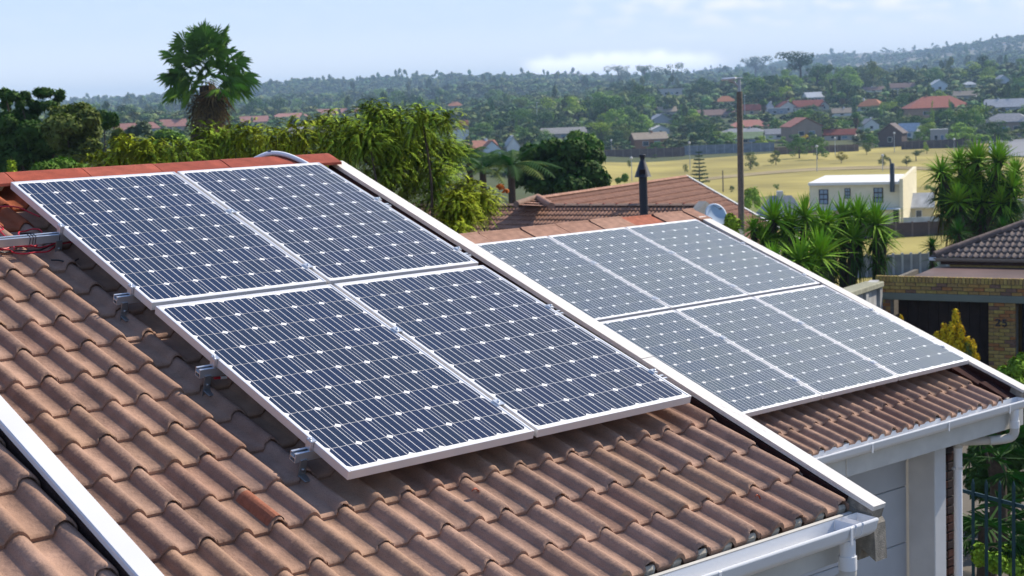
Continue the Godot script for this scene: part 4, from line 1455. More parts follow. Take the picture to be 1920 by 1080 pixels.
func build_near_plants():
	# feathery pepper trees right behind the ridge
	pixel_tree("pepper_tree", "bright green feathery tree filling the gap above the left parapet", 760, 23.0, [[700, 215, 34, 20], [740, 232, 46, 26], [790, 225, 40, 22], [838, 228, 26, 16], [690, 262, 44, 30], [745, 275, 52, 30], [800, 268, 46, 26], [842, 290, 26, 24], [720, 320, 46, 28], [775, 318, 46, 28], [822, 330, 34, 24], [760, 352, 36, 22], [812, 368, 32, 26], [640, 245, 38, 26], [655, 285, 40, 26]], "bright", 27000, .13, .030, .55, M.bark, "", 1.0, .10, .35)
	pixel_tree("pepper_tree", "small lime green feathery tree in front of the salmon wing roof", 868, 21.5, [[875, 358, 30, 18], [905, 372, 28, 14], [858, 380, 24, 20], [845, 408, 24, 20], [872, 405, 22, 18], [890, 392, 20, 14], [855, 428, 18, 14], [912, 395, 12, 16]], "lime", 9000, .12, .028, .55, M.bark, "", 1.0, .05, .35)
	pixel_tree("pepper_tree", "lime green airy tree behind the white conduit", 545, 25.0, [[520, 262, 38, 22], [565, 250, 36, 22], [610, 238, 34, 20], [490, 285, 40, 22], [545, 290, 44, 22], [600, 278, 40, 26], [620, 305, 32, 20], [470, 250, 26, 18]], "lime", 11000, .13, .032, .45, M.bark, "", 1.0, .07, .4)
	pixel_tree("pepper_tree", "green airy tree at the foot of the tall palm", 390, 26.0, [[345, 282, 36, 20], [395, 262, 36, 24], [440, 262, 34, 24], [370, 300, 44, 18], [425, 296, 44, 22], [300, 292, 36, 20], [465, 305, 34, 16]], "bright", 11000, .13, .032, .4, M.bark, "", 1.0, .07, .4)
	pixel_tree("pepper_tree", "yellow green bushy tree left of the palm above the red ridge", 235, 27.0, [[195, 300, 30, 16], [235, 290, 34, 18], [275, 282, 34, 20], [215, 315, 36, 12], [265, 308, 40, 16], [300, 310, 30, 14], [230, 268, 22, 12]], "lime", 9500, .13, .036, .35, M.bark, "", 1.0, .07, .4)
	pixel_tree("shrub", "soft green bush low against the dark gum trees", 105, 30.0, [[85, 318, 26, 14], [115, 312, 28, 16], [145, 318, 26, 12], [100, 330, 40, 10]], "mid", 3600, .15, .04, .3, M.bark, "", 1.0, .05, .3, "shrub")
	pixel_tree("shrub", "slim yellow green shoot above the ridge at the left edge", 25, 20.0, [[24, 318, 5, 10], [26, 330, 7, 8], [22, 308, 3, 6]], "lime", 260, .12, .04, .0, M.bark, "", 1.0, .02, .3, "shrub")
	# dark gums at the left
	pixel_tree("gum_tree", "big dark gum tree with open cloudlike crowns at the left edge", 70, 50.0, [[8, 176, 14, 10], [24, 180, 12, 9], [47, 179, 10, 8], [38, 194, 8, 11], [81, 174, 19, 9], [112, 178, 9, 10], [104, 192, 7, 6], [11, 196, 10, 9], [71, 201, 14, 10], [92, 197, 14, 8], [58, 193, 9, 8], [37, 222, 34, 18], [10, 230, 22, 20], [60, 245, 30, 20], [20, 262, 34, 24], [85, 265, 40, 24], [40, 292, 44, 26], [95, 300, 44, 24], [10, 310, 30, 26]], "dark", 15000, .26, .085, .3, M.bark, "", 1.3, .16, .35)
	pixel_tree("gum_tree", "dense dark olive gum tree second from the left edge", 140, 47.0, [[125, 212, 30, 16], [150, 205, 20, 12], [165, 222, 24, 18], [120, 235, 40, 20], [155, 246, 32, 22], [135, 265, 38, 20], [165, 275, 22, 18], [145, 292, 34, 16], [105, 252, 20, 20]], "olive", 9000, .26, .085, .3, M.bark, "", 1.3, .14, .4)
	pixel_tree("gum_tree", "small round dark tree standing clear against the forest belt", 205, 56.0, [[195, 218, 8, 11], [210, 222, 12, 11], [200, 234, 9, 8], [214, 230, 9, 8]], "dark", 1500, .25, .08, .2, M.bark, "", 1.0, .10)
	pixel_tree("shrub", "round olive bush between the gum trees and grey-green trees", 223, 52.0, [[223, 257, 12, 16], [218, 268, 12, 10]], "olive", 900, .25, .09, .1, M.bark, "", 1.0, .06, .25, "shrub")
	pixel_tree("broadleaf_tree", "grey green rounded tree in front of the left pink roofs", 262, 120.0, [[270, 240, 14, 13], [250, 250, 14, 14], [275, 255, 14, 12], [240, 262, 12, 10], [262, 265, 18, 10]], "grey", 1700, .5, .22, .1, M.bark, "", 1.0, .2)
	pixel_tree("shrub", "mid green hedge-like bush in front of the pink roofs left of the palm", 315, 90.0, [[310, 252, 18, 9], [330, 258, 18, 8], [300, 262, 18, 8], [285, 268, 16, 8]], "mid", 1500, .38, .18, .1, M.bark, "", 1.0, .1, .25, "shrub")
	# dark glossy tree behind the salmon roof
	pixel_tree("broadleaf_tree", "dense deep green glossy tree behind the salmon roof ridge", 1060, 66.0, [[995, 288, 24, 18], [1035, 278, 30, 18], [1078, 280, 30, 20], [1112, 295, 24, 20], [1005, 315, 34, 24], [1055, 312, 40, 26], [1105, 325, 34, 26], [1130, 340, 16, 18], [1020, 345, 40, 20], [1075, 345, 40, 20], [970, 330, 18, 22]], "dark", 9000, .30, .15, .1, M.bark, "", 0.9, .3, .45)
	pixel_tree("broadleaf_tree", "feathery grey green tree rising behind the glossy tree", 1105, 120.0, [[1080, 255, 16, 10], [1100, 262, 18, 12], [1118, 275, 14, 14]], "mid", 1200, .5, .16, .4, M.bark, "", 1.0, .2)
	# feather palms left of it
	for e in [[905, 318, 60.0, 5, "arching feather palm left of the glossy tree, nearer the pepper tree"], [958, 312, 57.0, 6, "arching feather palm right against the glossy tree"], [880, 300, 66.0, 7, "feather palm below the white gabled house"]]:
		var q := at(e[0], e[1], e[2])
		var g := on_ground(q.x, q.z)
		var t := thing("feather_palm", e[4], "palm tree", g, 0.0, "feather palms by the glossy tree")
		var s := begin()
		tube(s, [Vector3(0, -0.2, 0), q - g], 0.18, 0.13, 9, false)
		obj("trunk", done(s), M.bark, t)
		for i in 15:
			s = begin()
			var a := TAU * i / 15.0 + rng.randf() * 0.3
			var up := rng.randf_range(0.15, 1.3)
			frond(s, q - g, Vector3(cos(a), up, sin(a)).normalized(), rng.randf_range(1.7, 2.3), rng.randf_range(0.35, 0.6), i + int(e[3]) * 20, Color(.9, 1.0, .9))
			obj("frond", done(s), M.leaf["palm_dark"] if i % 4 else M.leaf["olive"], t)
	pixel_tree("shrub", "flame orange flowering bush below the feather palms", 940, 52.0, [[938, 350, 7, 5], [948, 358, 6, 4]], "flame", 90, .14, .08, .0, M.bark, "", 1.0, .05, .25, "shrub")
	pixel_tree("shrub", "little dark bush on the dry grass above the salmon ridge", 1168, 150.0, [[1172, 333, 6, 8], [1160, 338, 7, 5]], "mid", 300, .35, .18, .0, M.bark, "", 1.0, .05, .25, "shrub")
	# tall fan palm
	var top := at(388, 160, 72.0)
	var g0 := on_ground(top.x, top.z)
	var pt := thing("fan_palm", "tall shaggy fan palm with a brown dead leaf skirt", "palm tree", g0)
	var c := top - g0
	var s := begin()
	tube(s, [Vector3(0, -0.3, 0), c * 0.6, c], 0.42, 0.36, 12, false)
	obj("trunk", done(s), M.bark, pt)
	for i in 84:
		s = begin()
		var a := i * 2.399 + rng.randf_range(-.4, .4)
		var f := i / 83.0
		var el := lerpf(1.45, -0.05, f) + rng.randf_range(-.2, .2)
		var dir := Vector3(cos(a) * cos(el), sin(el), sin(a) * cos(el))
		fan_leaf(s, c + Vector3(0, 0.95 - f * 0.75, 0) + dir * 0.22, dir, lerpf(1.5, 1.3, f) * rng.randf_range(.55, 1.15), rng.randf_range(0.8, 1.1), i, Color(1, 1, 1) * rng.randf_range(.8, 1.25) if f < 0.85 else Color(1.7, 1.3, .7), 0.45 + f * 0.5, 17, rng.randf_range(-1.2, 1.2))
		obj("fan_leaf", done(s), M.leaf["palm"], pt)
	for i in 95:
		s = begin()
		var a := rng.randf() * TAU
		var f := rng.randf()
		var out := rng.randf_range(0.25, 0.75) * (1.0 - 0.4 * f)
		var dir := Vector3(cos(a) * out, -1.0, sin(a) * out).normalized()
		fan_leaf(s, c + Vector3(cos(a) * 0.42, 0.25 - f * 1.9, sin(a) * 0.42), dir, rng.randf_range(0.35, 0.9), rng.randf_range(0.55, 1.0), 200 + i, Color(1.0, .9, .8) * rng.randf_range(.35, 1.2), 0.3, 11)
		obj("dead_leaf", done(s), M.leaf["dry"], pt)
	# yuccas behind the lower roof
	var ros := [rosette(1, 90, .66, .062, .16, -0.75), rosette(2, 90, .66, .062, .16, -0.75), rosette(3, 84, .66, .062, .2, -0.75)]
	var skirt := [rosette(4, 60, .62, .055, .35, -1.5), rosette(5, 60, .62, .055, .35, -1.5)]
	var yl := [[[1414, 430, .72], [1450, 412, 1.1], [1432, 452, .9]], [[1482, 428, 1.1], [1510, 406, .95], [1470, 455, .95]], [[1545, 420, 1.15], [1528, 445, 1.0], [1562, 452, 1.0]], [[1580, 408, 1.1], [1610, 410, 1.05], [1598, 448, 1.0]], [[1642, 420, 1.15], [1657, 452, .8]], [[1448, 486, .7], [1500, 490, 1.05], [1538, 480, 1.1], [1518, 506, .9]]]
	var lab := ["leftmost yucca of the clump, beside the lamp pole", "yucca second from the lamp pole, two green heads", "middle yucca of the clump below the cream house", "tall yucca below the cream house's right windows", "yucca at the clump's right end, before the brown fence", "low bright yucca in front of the clump, against the lower roof's verge"]
	for i in yl.size():
		var dep := 34.0 if i == 5 else 38.0 + 0.4 * i
		var q := at(yl[i][0][0], 500, dep)
		var gy := on_ground(q.x, q.z)
		var t := thing("yucca", lab[i], "yucca", gy, 0.0, "yuccas behind the lower roof")
		for e in yl[i]:
			var hd: Vector3 = at(e[0], e[1], dep + rng.randf_range(-.5, .5)) - gy
			s = begin()
			tube(s, smooth_path([Vector3(0, -0.2, 0), Vector3(hd.x * 0.4, hd.y * 0.5, hd.z * 0.4), hd], 3), 0.14, 0.08, 8, false)
			obj("stem", done(s), M.bark, t)
			var r := obj("leaf_head", ros[rng.randi() % 3], M.leaf["yucca"], t)
			r.position = hd
			r.rotation.y = rng.randf() * TAU
			r.scale = Vector3.ONE * float(e[2]) * 1.18
			if i != 5:
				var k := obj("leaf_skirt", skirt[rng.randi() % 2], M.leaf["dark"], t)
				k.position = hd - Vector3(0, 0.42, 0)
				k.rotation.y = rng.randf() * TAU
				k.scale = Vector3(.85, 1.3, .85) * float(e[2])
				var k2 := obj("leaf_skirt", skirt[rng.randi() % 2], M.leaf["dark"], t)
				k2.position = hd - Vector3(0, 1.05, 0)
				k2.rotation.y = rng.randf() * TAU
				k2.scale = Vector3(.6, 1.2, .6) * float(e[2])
	# the big yucca tree on the right
	var gq := at(1832, 470, 52.0)
	var gg := on_ground(gq.x, gq.z)
	var yt := thing("yucca", "large many-headed yucca tree right of the cream house", "yucca", gg)
	var heads := [[1765, 322, .95], [1800, 306, 1.0], [1832, 303, 1.15], [1872, 302, 1.1], [1905, 325, .95], [1778, 352, .9], [1815, 345, 1.15], [1858, 350, 1.15], [1898, 352, 1.0], [1795, 378, 1.0], [1840, 378, 1.1], [1878, 380, 1.0]]
	for e in heads:
		var hd: Vector3 = at(e[0], e[1], 52.0 + rng.randf_range(-.9, .9)) - gg
		s = begin()
		tube(s, smooth_path([Vector3(hd.x * 0.1, -0.2, hd.z * 0.1), Vector3(hd.x * 0.3, hd.y * 0.45, hd.z * 0.3), hd], 3), 0.2, 0.1, 8, false)
		obj("stem", done(s), M.bark, yt)
		var r := obj("leaf_head", ros[rng.randi() % 3], M.leaf["yucca"], yt)
		r.position = hd
		r.rotation.y = rng.randf() * TAU
		r.scale = Vector3.ONE * float(e[2]) * 1.4
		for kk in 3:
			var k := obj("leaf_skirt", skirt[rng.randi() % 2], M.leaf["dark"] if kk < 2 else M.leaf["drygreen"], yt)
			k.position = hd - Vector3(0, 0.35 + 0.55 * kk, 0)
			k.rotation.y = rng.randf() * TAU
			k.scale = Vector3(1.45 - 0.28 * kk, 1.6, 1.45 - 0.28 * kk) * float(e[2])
	for e in [[1797, 438, 46.0, .95, "low dark yucca at the foot of the large yucca tree"], [1748, 462, 44.0, .7, "small spiky yucca in front of the grey block wall"], [1880, 428, 47.0, .8, "dark yucca beside the white door, right of the large yucca tree"]]:
		var hd := at(e[0], e[1], e[2])
		var gy := on_ground(hd.x, hd.z)
		var t := thing("yucca", e[4], "yucca", gy)
		s = begin()
		tube(s, [Vector3(0, -0.2, 0), hd - gy], 0.12, 0.08, 8, false)
		obj("stem", done(s), M.bark, t)
		var r := obj("leaf_head", ros[1], M.leaf["yucca_dark"], t)
		r.position = hd - gy
		r.scale = Vector3.ONE * float(e[3])
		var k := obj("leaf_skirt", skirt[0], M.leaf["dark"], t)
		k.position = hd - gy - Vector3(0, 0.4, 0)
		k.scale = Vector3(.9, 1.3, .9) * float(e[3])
	# yellow conifer by the brick house
	var cq := at(1788, 700, 30.0)
	var cg := on_ground(cq.x, cq.z)
	var ct := thing("conifer_shrub", "golden yellow conifer in front of the brown garage door", "shrub", cg)
	var spires := [[1793, 604, 9, 26], [1783, 628, 10, 24], [1770, 622, 7, 18], [1757, 634, 7, 14], [1802, 632, 8, 26], [1748, 648, 8, 14], [1767, 645, 12, 22], [1790, 655, 14, 26], [1815, 648, 9, 18], [1824, 652, 7, 16], [1808, 668, 12, 22], [1772, 672, 16, 22], [1832, 672, 6, 10], [1690, 598, 3, 8]]
	var tops := []
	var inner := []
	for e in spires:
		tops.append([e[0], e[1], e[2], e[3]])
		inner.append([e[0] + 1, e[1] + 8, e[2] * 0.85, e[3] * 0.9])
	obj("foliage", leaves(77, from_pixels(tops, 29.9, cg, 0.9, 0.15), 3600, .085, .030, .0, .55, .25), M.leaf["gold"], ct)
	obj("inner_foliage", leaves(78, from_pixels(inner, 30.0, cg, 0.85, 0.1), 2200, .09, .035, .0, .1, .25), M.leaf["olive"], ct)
	s = begin()
	tube(s, [Vector3(0, -0.2, 0), Vector3(0, 1.2, 0)], 0.08, 0.05, 7, false)
	obj("stem", done(s), M.bark, ct)
	pixel_tree("shrub", "green leafy shrub at the foot of the number 25 pillar", 1880, 27.0, [[1885, 700, 18, 14], [1905, 690, 16, 20], [1872, 715, 16, 14], [1915, 672, 8, 12], [1900, 718, 20, 16]], "bright", 2600, .09, .06, .1, M.bark, "", 1.0, .05, .4, "shrub")
	pixel_tree("shrub", "light green bush right of the grey gable and dish", 1372, 41.0, [[1368, 412, 10, 12], [1378, 420, 12, 14], [1362, 424, 10, 8], [1372, 436, 14, 10]], "lime", 1100, .10, .06, .1, M.bark, "", 1.0, .05, .4, "shrub")
	pixel_tree("broadleaf_tree", "pale green willowy tree beside the lamp pole on the dry grass", 1408, 150.0, [[1405, 368, 10, 16], [1415, 362, 8, 12], [1400, 382, 10, 10], [1420, 378, 7, 12]], "bright", 900, .4, .12, .5, M.bark, "", 1.0, .1, .3)
	# garden beyond the fence at the lower right, shade put into darker leaf tones
	pixel_tree("broadleaf_tree", "dark leafy tree behind the green palisade fence", 1870, 22.0, [[1835, 800, 30, 30], [1880, 790, 34, 30], [1915, 780, 24, 34], [1850, 850, 34, 34], [1900, 850, 34, 36], [1840, 905, 30, 34], [1890, 915, 36, 34], [1915, 745, 16, 22]], "dark", 9000, .10, .055, .1, M.bark, "", 1.0, .12, .45)
	for e in [[1872, 858, 20.0, 1, "fan palm with broad green leaves under the swan neck pipe"], [1850, 985, 18.6, 2, "low fan palm behind the palisade fence"], [1900, 1010, 20.5, 3, "dark fan palm at the lower right corner behind the fence"]]:
		var hd := at(e[0], e[1], e[2])
		var gy := on_ground(hd.x, hd.z)
		var t := thing("fan_palm", e[4], "palm tree", gy, 0.0, "fan palms behind the palisade")
		s = begin()
		tube(s, [Vector3(0, -0.2, 0), hd - gy], 0.13, 0.1, 9, false)
		obj("trunk", done(s), M.bark, t)
		for i in 16:
			s = begin()
			var a := i * 2.399
			var el := rng.randf_range(-0.35, 0.95)
			var dir := Vector3(cos(a) * cos(el), sin(el), sin(a) * cos(el))
			fan_leaf(s, hd - gy, dir, rng.randf_range(0.3, 0.55), rng.randf_range(0.36, 0.5), i + 300 * int(e[3]), Color(1, 1, 1), 0.5, 17)
			obj("fan_leaf", done(s), M.leaf["palm_dark"], t)
	pixel_tree("shrub", "sunlit low shrub behind the palisade at the bottom edge", 1845, 17.6, [[1838, 1040, 16, 22], [1868, 1055, 20, 20], [1905, 1062, 22, 22], [1888, 1040, 16, 18]], "bright", 2600, .06, .04, .1, M.bark, "", 1.0, .03, .4, "shrub")
	var f := thing("palisade_fence", "dark green steel palisade fence right of the garage downpipe", "fence")
	var p0 := at(1800, 898, 17.1)
	var p1 := at(1935, 906, 16.2)
	var dirf := ((p1 - p0) * Vector3(1, 0, 1)).normalized()
	var fbs := Basis(dirf, Vector3.UP, dirf.cross(Vector3.UP))
	var fm := mat(lin(.010, .040, .055), 0.55, 0.3)
	var sp := ((p1 - p0) * Vector3(1, 0, 1)).length() / 5.3
	for i in 7:
		s = begin()
		var p := p0 + dirf * sp * i + Vector3(0, (p1.y - p0.y) * i / 5.3, 0)
		prism(s, PackedVector2Array([Vector2(-0.019, -2.2), Vector2(0.019, -2.2), Vector2(0.019, -0.04), Vector2(0, 0.012), Vector2(-0.019, -0.04)]), -0.006, 0.006, Transform3D(fbs, p))
		obj("pale", done(s), fm, f)
	for y in [-0.21, -1.75]:
		s = begin()
		cbox(s, (p0 + p1) / 2 + Vector3(0, float(y), 0) - fbs.z * 0.02, Vector3(1.5, 0.04, 0.025), 0.003, fbs)
		obj("fence_rail", done(s), fm, f)

# ---------------------------------------------------------------- houses of the town
var shields := []      # [x0, y0, x1, y1, depth] of what may not be grown over

# style: gable (ridge across the view), front (gable towards us), hip, flat; px box of the whole house in the photo
func town_house(label: String, x0: float, x1: float, ytop: float, ybase: float, style: String, wall: Color, roof: Color, yaw := 0.0, roofpart := 0.45, deep := 0.8, wins := 2, depth := 0.0) -> Node3D:
	var cx := (x0 + x1) / 2.0
	var p := ground_hit(cx, ybase) if depth <= 0.0 else at(cx, ybase, depth)
	if depth > 0.0: p = on_ground(p.x, p.z)
	var d := depth_of(p)
	var k := d / FOCAL
	var topy: float = at(cx, ytop, d).y
	var w := (x1 - x0) * k
	var hgt := maxf(topy - p.y, 2.4)
	var rise := hgt * roofpart
	var eave := hgt - rise
	var dz := w * deep
	var face := (EYE - p) * Vector3(1, 0, 1)
	var h := thing("town_house", label, "house", p, atan2(face.x, face.z) + yaw, "houses across the valley")
	var short := label
	for cut in [" with ", " among ", " behind ", " in ", " on ", " by ", " beside ", " between ", " just ", " at ", " under ", " above ", " below ", " left ", " right ", " directly ", " before ", " rising ", " joining ", " facing ", " showing ", " of ", " near ", ","]:
		var q := short.find(cut)
		if q > 12: short = short.substr(0, q)
	if not label.begins_with("small pale house on"): shields.append([x0, ytop, x1, ybase, d, short])
	var wm := worn(wall, 0.85, "soft", 0.15)
	var rm := worn(roof, 0.8, "blotch", 0.25)
	var s := begin()
	cbox(s, Vector3(0, eave / 2 - 1.0, -dz / 2), Vector3(w * 0.94, eave + 2.0, dz * 0.94))
	var side := Basis(Vector3(0, 0, 1), Vector3(0, 1, 0), Vector3(-1, 0, 0))
	if style == "gable":
		prism(s, PackedVector2Array([Vector2(-dz * .97, eave - .02), Vector2(-dz * .03, eave - .02), Vector2(-dz / 2, hgt - 0.1)]), -w * 0.46, w * 0.46, Transform3D(side, Vector3.ZERO))
	elif style == "front":
		prism(s, PackedVector2Array([Vector2(-w * .47, eave - .02), Vector2(w * .47, eave - .02), Vector2(0, hgt - 0.12)]), -dz * 0.97, -dz * 0.03)
	elif style == "flat":
		cbox(s, Vector3(0, eave + rise / 2, -dz / 2), Vector3(w * 0.94, rise, dz * 0.94))
	obj("wall", done(s), wm, h)
	s = begin()
	var o := 0.35
	match style:
		"gable":
			for sg in [0, 1]:
				var za := o * 0.6 if sg == 0 else -dz - o * 0.6
				var poly := PackedVector2Array([Vector2(za, eave - 0.15), Vector2(-dz / 2, hgt), Vector2(-dz / 2, hgt + 0.16), Vector2(za, eave + 0.02)])
				prism(s, poly, -w / 2, w / 2, Transform3D(side, Vector3.ZERO))
		"front":
			for sg in [-1.0, 1.0]:
				var xa: float = sg * (w / 2 + o * 0.5)
				prism(s, PackedVector2Array([Vector2(xa, eave - 0.15), Vector2(0, hgt), Vector2(0, hgt + 0.16), Vector2(xa, eave + 0.02)]), -dz, 0.12)
		"hip":
			s.set_smooth_group(-1)
			var a := Vector3(-w / 2, eave, 0.3)
			var b := Vector3(w / 2, eave, 0.3)
			var c := Vector3(w / 2, eave, -dz - 0.3)
			var e := Vector3(-w / 2, eave, -dz - 0.3)
			var q := minf(dz / 2, w * 0.4)
			var r0 := Vector3(-w / 2 + q, hgt, -dz / 2)
			var r1 := Vector3(w / 2 - q, hgt, -dz / 2)
			quad(s, a, r0, r1, b); quad(s, c, r1, r0, e)
			tri(s, e, r0, a); tri(s, b, r1, c)
			quad(s, a, b, b - Vector3(0, .22, 0), a - Vector3(0, .22, 0))
			quad(s, e, a, a - Vector3(0, .22, 0), e - Vector3(0, .22, 0))
			quad(s, b, c, c - Vector3(0, .22, 0), b - Vector3(0, .22, 0))
		"flat":
			cbox(s, Vector3(0, hgt + 0.06, -dz / 2), Vector3(w, 0.22, dz), 0.03)
	var rf := obj("roof", done(s), rm, h)
	if style != "flat" and rng.randf() < 0.5:
		obj("chimney", boxmesh(Vector3(0.7, 1.3, 0.7), 0.04, Vector3(w * rng.randf_range(-.3, .3), hgt - 0.1, -dz * 0.5)), wm, rf)
	for i in wins:
		var wx := lerpf(-w * 0.33, w * 0.33, (i + 0.5) / wins)
		var ws := Vector3(minf(1.8, w * 0.16), minf(1.3, eave * 0.45), 0.10)
		var wf := obj("window", boxmesh(ws + Vector3(0.2, 0.2, -0.02), 0.0, Vector3(wx, eave * 0.55, -dz * 0.03 + 0.03)), M.white_paint, h)
		obj("pane", boxmesh(ws, 0.0, Vector3(wx, eave * 0.55, -dz * 0.03 + 0.05)), M.glass_blue if i % 2 else M.glass, wf)
	if wins > 1 and style != "flat":
		obj("door", boxmesh(Vector3(0.95, minf(2.05, eave * .8), 0.08), 0.0, Vector3(0, minf(2.05, eave * .8) / 2, -dz * 0.03 + 0.04)), M.door_brown, h)
	return h

func build_town():
	var white := lin(.74, .74, .72)
	var cream := lin(.62, .55, .38)
	var tan := lin(.42, .31, .20)
	var brick := lin(.36, .17, .085)
	var grey := lin(.36, .35, .33)
	var dark := lin(.10, .075, .07)
	var pinkr := lin(.48, .20, .15)
	var redr := lin(.30, .085, .06)
	var orng := lin(.47, .19, .09)
	var greyr := lin(.33, .34, .36)
	var tanr := lin(.40, .33, .25)
	var mauve := lin(.28, .185, .155)
	var bluer := lin(.55, .60, .66)
	# right hand side, nearest row along the field
	town_house("orange brick house with a tan roof at the field's left corner", 1188, 1256, 249, 279, "gable", brick, tanr, 0.25, .4, .6, 2)
	town_house("long low house with a green roof behind the grey field wall", 1350, 1430, 249, 270, "gable", tan, lin(.25, .33, .17), -0.1, .55, .5, 4)
	town_house("wide house with pale grey roof just behind the green roofed one", 1340, 1440, 241, 256, "hip", grey, greyr, -0.1, .6, .5, 2)
	town_house("grey roofed house between the green roof and the tan gable", 1435, 1486, 242, 262, "gable", white, greyr, 0.1, .5, .6, 1)
	town_house("tan gabled house with salmon roof and blue windows facing the field", 1482, 1545, 221, 266, "front", lin(.33, .25, .19), pinkr, 0.35, .36, 1.0, 2)
	town_house("low house under two pink roof slopes behind the lamp pole", 1365, 1452, 225, 243, "hip", tan, pinkr, 0.1, .7, .6, 2)
	town_house("low house with dull red roof and white awning by the field", 1543, 1604, 243, 264, "gable", lin(.5, .45, .4), redr, -0.15, .5, .5, 2)
	town_house("dark brown gabled house with a white carport by the field", 1645, 1692, 232, 276, "front", dark, lin(.16, .13, .125), -0.25, .42, .9, 1)
	town_house("house with pale blue metal roof behind the dark gable", 1676, 1720, 232, 262, "gable", white, bluer, -0.5, .5, .7, 2)
	town_house("white awninged house under the big round green tree", 1744, 1778, 243, 270, "flat", lin(.45, .40, .36), white, 0.0, .25, .6, 2)
	town_house("grey roofed brown house at the photo's right edge by the road", 1838, 1932, 213, 257, "hip", lin(.34, .27, .22), greyr, -0.2, .35, .6, 3)
	# second row
	town_house("big brick house with a red hipped roof among the trees", 1702, 1826, 180, 223, "hip", lin(.42, .25, .16), lin(.40, .13, .085), 0.2, .5, .6, 3)
	town_house("red roofed wing left of the big brick house", 1700, 1742, 199, 222, "hip", lin(.42, .25, .16), lin(.38, .12, .09), 0.2, .5, .8, 1)
	town_house("small white chapel-like gabled house above the red awning", 1619, 1650, 223, 246, "front", white, greyr, 0.3, .5, 1.2, 1)
	town_house("house with half orange, half white roof on the slope", 1600, 1654, 186, 208, "hip", lin(.55, .58, .62), orng, -0.4, .6, .7, 2)
	town_house("small beige roofed house beside the lone fan palm", 1560, 1598, 203, 218, "gable", white, tanr, 0.1, .6, .6, 1)
	town_house("white gabled house with dark red roof, left of its twin", 1462, 1495, 190, 212, "front", lin(.60, .58, .54), redr, 0.3, .5, 1.2, 1)
	town_house("long dark red roofed house joining two white gables", 1488, 1545, 188, 208, "gable", lin(.5, .47, .42), redr, 0.1, .6, .6, 2)
	town_house("white gabled house at the right end of the dark red roof", 1536, 1556, 190, 208, "front", lin(.60, .58, .54), redr, 0.3, .5, 1.2, 1)
	town_house("white flat carport house above the pink roofs", 1440, 1478, 203, 216, "flat", lin(.30, .32, .36), white, 0.05, .3, .6, 2)
	town_house("tiny white gable beside the bushy palm, left of the carport", 1438, 1452, 192, 212, "front", white, white, 0.2, .5, 1.0, 0)
	town_house("pale blue split roofed modern house on the slope", 1511, 1550, 173, 192, "gable", white, bluer, 0.5, .5, .6, 2)
	town_house("dark red long roofed house left of the lamp pole", 1300, 1378, 206, 224, "gable", tan, mauve, -0.05, .6, .5, 3)
	town_house("dark red roofed house just right of the lamp pole", 1392, 1427, 196, 217, "gable", tan, redr, -0.05, .55, .6, 1)
	town_house("orange hip roofed cream house left of the lamp pole", 1341, 1382, 180, 199, "hip", cream, orng, 0.1, .55, .7, 1)
	town_house("grey brown roofed house in the trees above the orange bush", 1234, 1272, 200, 216, "gable", grey, tanr, 0.3, .6, .6, 1)
	town_house("house with slate blue roof below the grey brown one", 1220, 1264, 214, 232, "front", lin(.42, .44, .48), lin(.36, .40, .46), 0.5, .6, .9, 0)
	town_house("white roofed house with patio above the orange brick house", 1221, 1258, 236, 252, "front", white, white, 0.3, .45, .9, 1)
	town_house("pale grey flat roofed block high in the trees", 1236, 1283, 166, 182, "flat", lin(.48, .47, .45), grey, 0.1, .2, .6, 3)
	town_house("tan roofed shed-like house right of the big brick house", 1787, 1830, 171, 186, "gable", grey, tanr, -0.1, .6, .6, 0)
	town_house("white blue gabled two storey house on the right slope", 1747, 1778, 150, 174, "front", lin(.6, .66, .72), bluer, 0.3, .4, .9, 1)
	town_house("mauve roofed long house on the upper slope", 1667, 1715, 156, 170, "gable", grey, mauve, 0.0, .65, .5, 2)
	town_house("smaller mauve roofed house left of the long one", 1619, 1657, 163, 174, "gable", white, mauve, 0.0, .65, .5, 1)
	town_house("light blue gable showing among dark trees at upper right", 1870, 1894, 141, 160, "front", lin(.52, .58, .66), bluer, 0.4, .5, .9, 0)
	town_house("long grey white house at the right edge below the dark trees", 1842, 1935, 186, 216, "gable", lin(.58, .60, .62), lin(.50, .52, .54), -0.2, .5, .5, 3)
	town_house("white bow fronted house at upper right, half hidden", 1806, 1832, 153, 166, "hip", white, bluer, 0.2, .5, .7, 1)
	# the middle and the left
	town_house("white gabled house with salmon roof below the white block", 880, 942, 264, 294, "gable", lin(.68, .72, .76), lin(.45, .20, .14), 0.5, .55, .6, 1)
	town_house("blue white end gable of the salmon roofed house", 905, 942, 264, 296, "front", lin(.62, .68, .74), lin(.45, .20, .14), 0.35, .5, .5, 1)
	town_house("white curved gable rising behind the feather palms", 950, 978, 257, 292, "front", white, lin(.6, .58, .55), 0.3, .55, 1.0, 0)
	town_house("white flat block with a brown parapet behind the pepper tree", 822, 882, 243, 270, "flat", lin(.68, .70, .73), lin(.32, .20, .10), 0.2, .2, .6, 1)
	town_house("grey flat roofed row beside the yellow bush", 1012, 1102, 240, 260, "gable", lin(.42, .38, .33), grey, 0.1, .55, .4, 3)
	town_house("orange hip roofed house below the far hills", 838, 870, 190, 207, "hip", lin(.14, .15, .18), orng, 0.1, .5, .7, 2)
	town_house("small salmon roofed house right of the pepper tree's top", 862, 880, 226, 244, "gable", lin(.40, .25, .18), orng, 0.2, .5, .7, 1)
	town_house("leftmost pink roofed row house beside the gum trees", 214, 258, 232, 252, "gable", lin(.55, .40, .30), lin(.50, .24, .19), 0.1, .6, .5, 2)
	town_house("pink roofed row house with cream wall left of the palm", 262, 302, 229, 250, "hip", lin(.60, .46, .34), lin(.50, .24, .19), 0.1, .55, .6, 2)
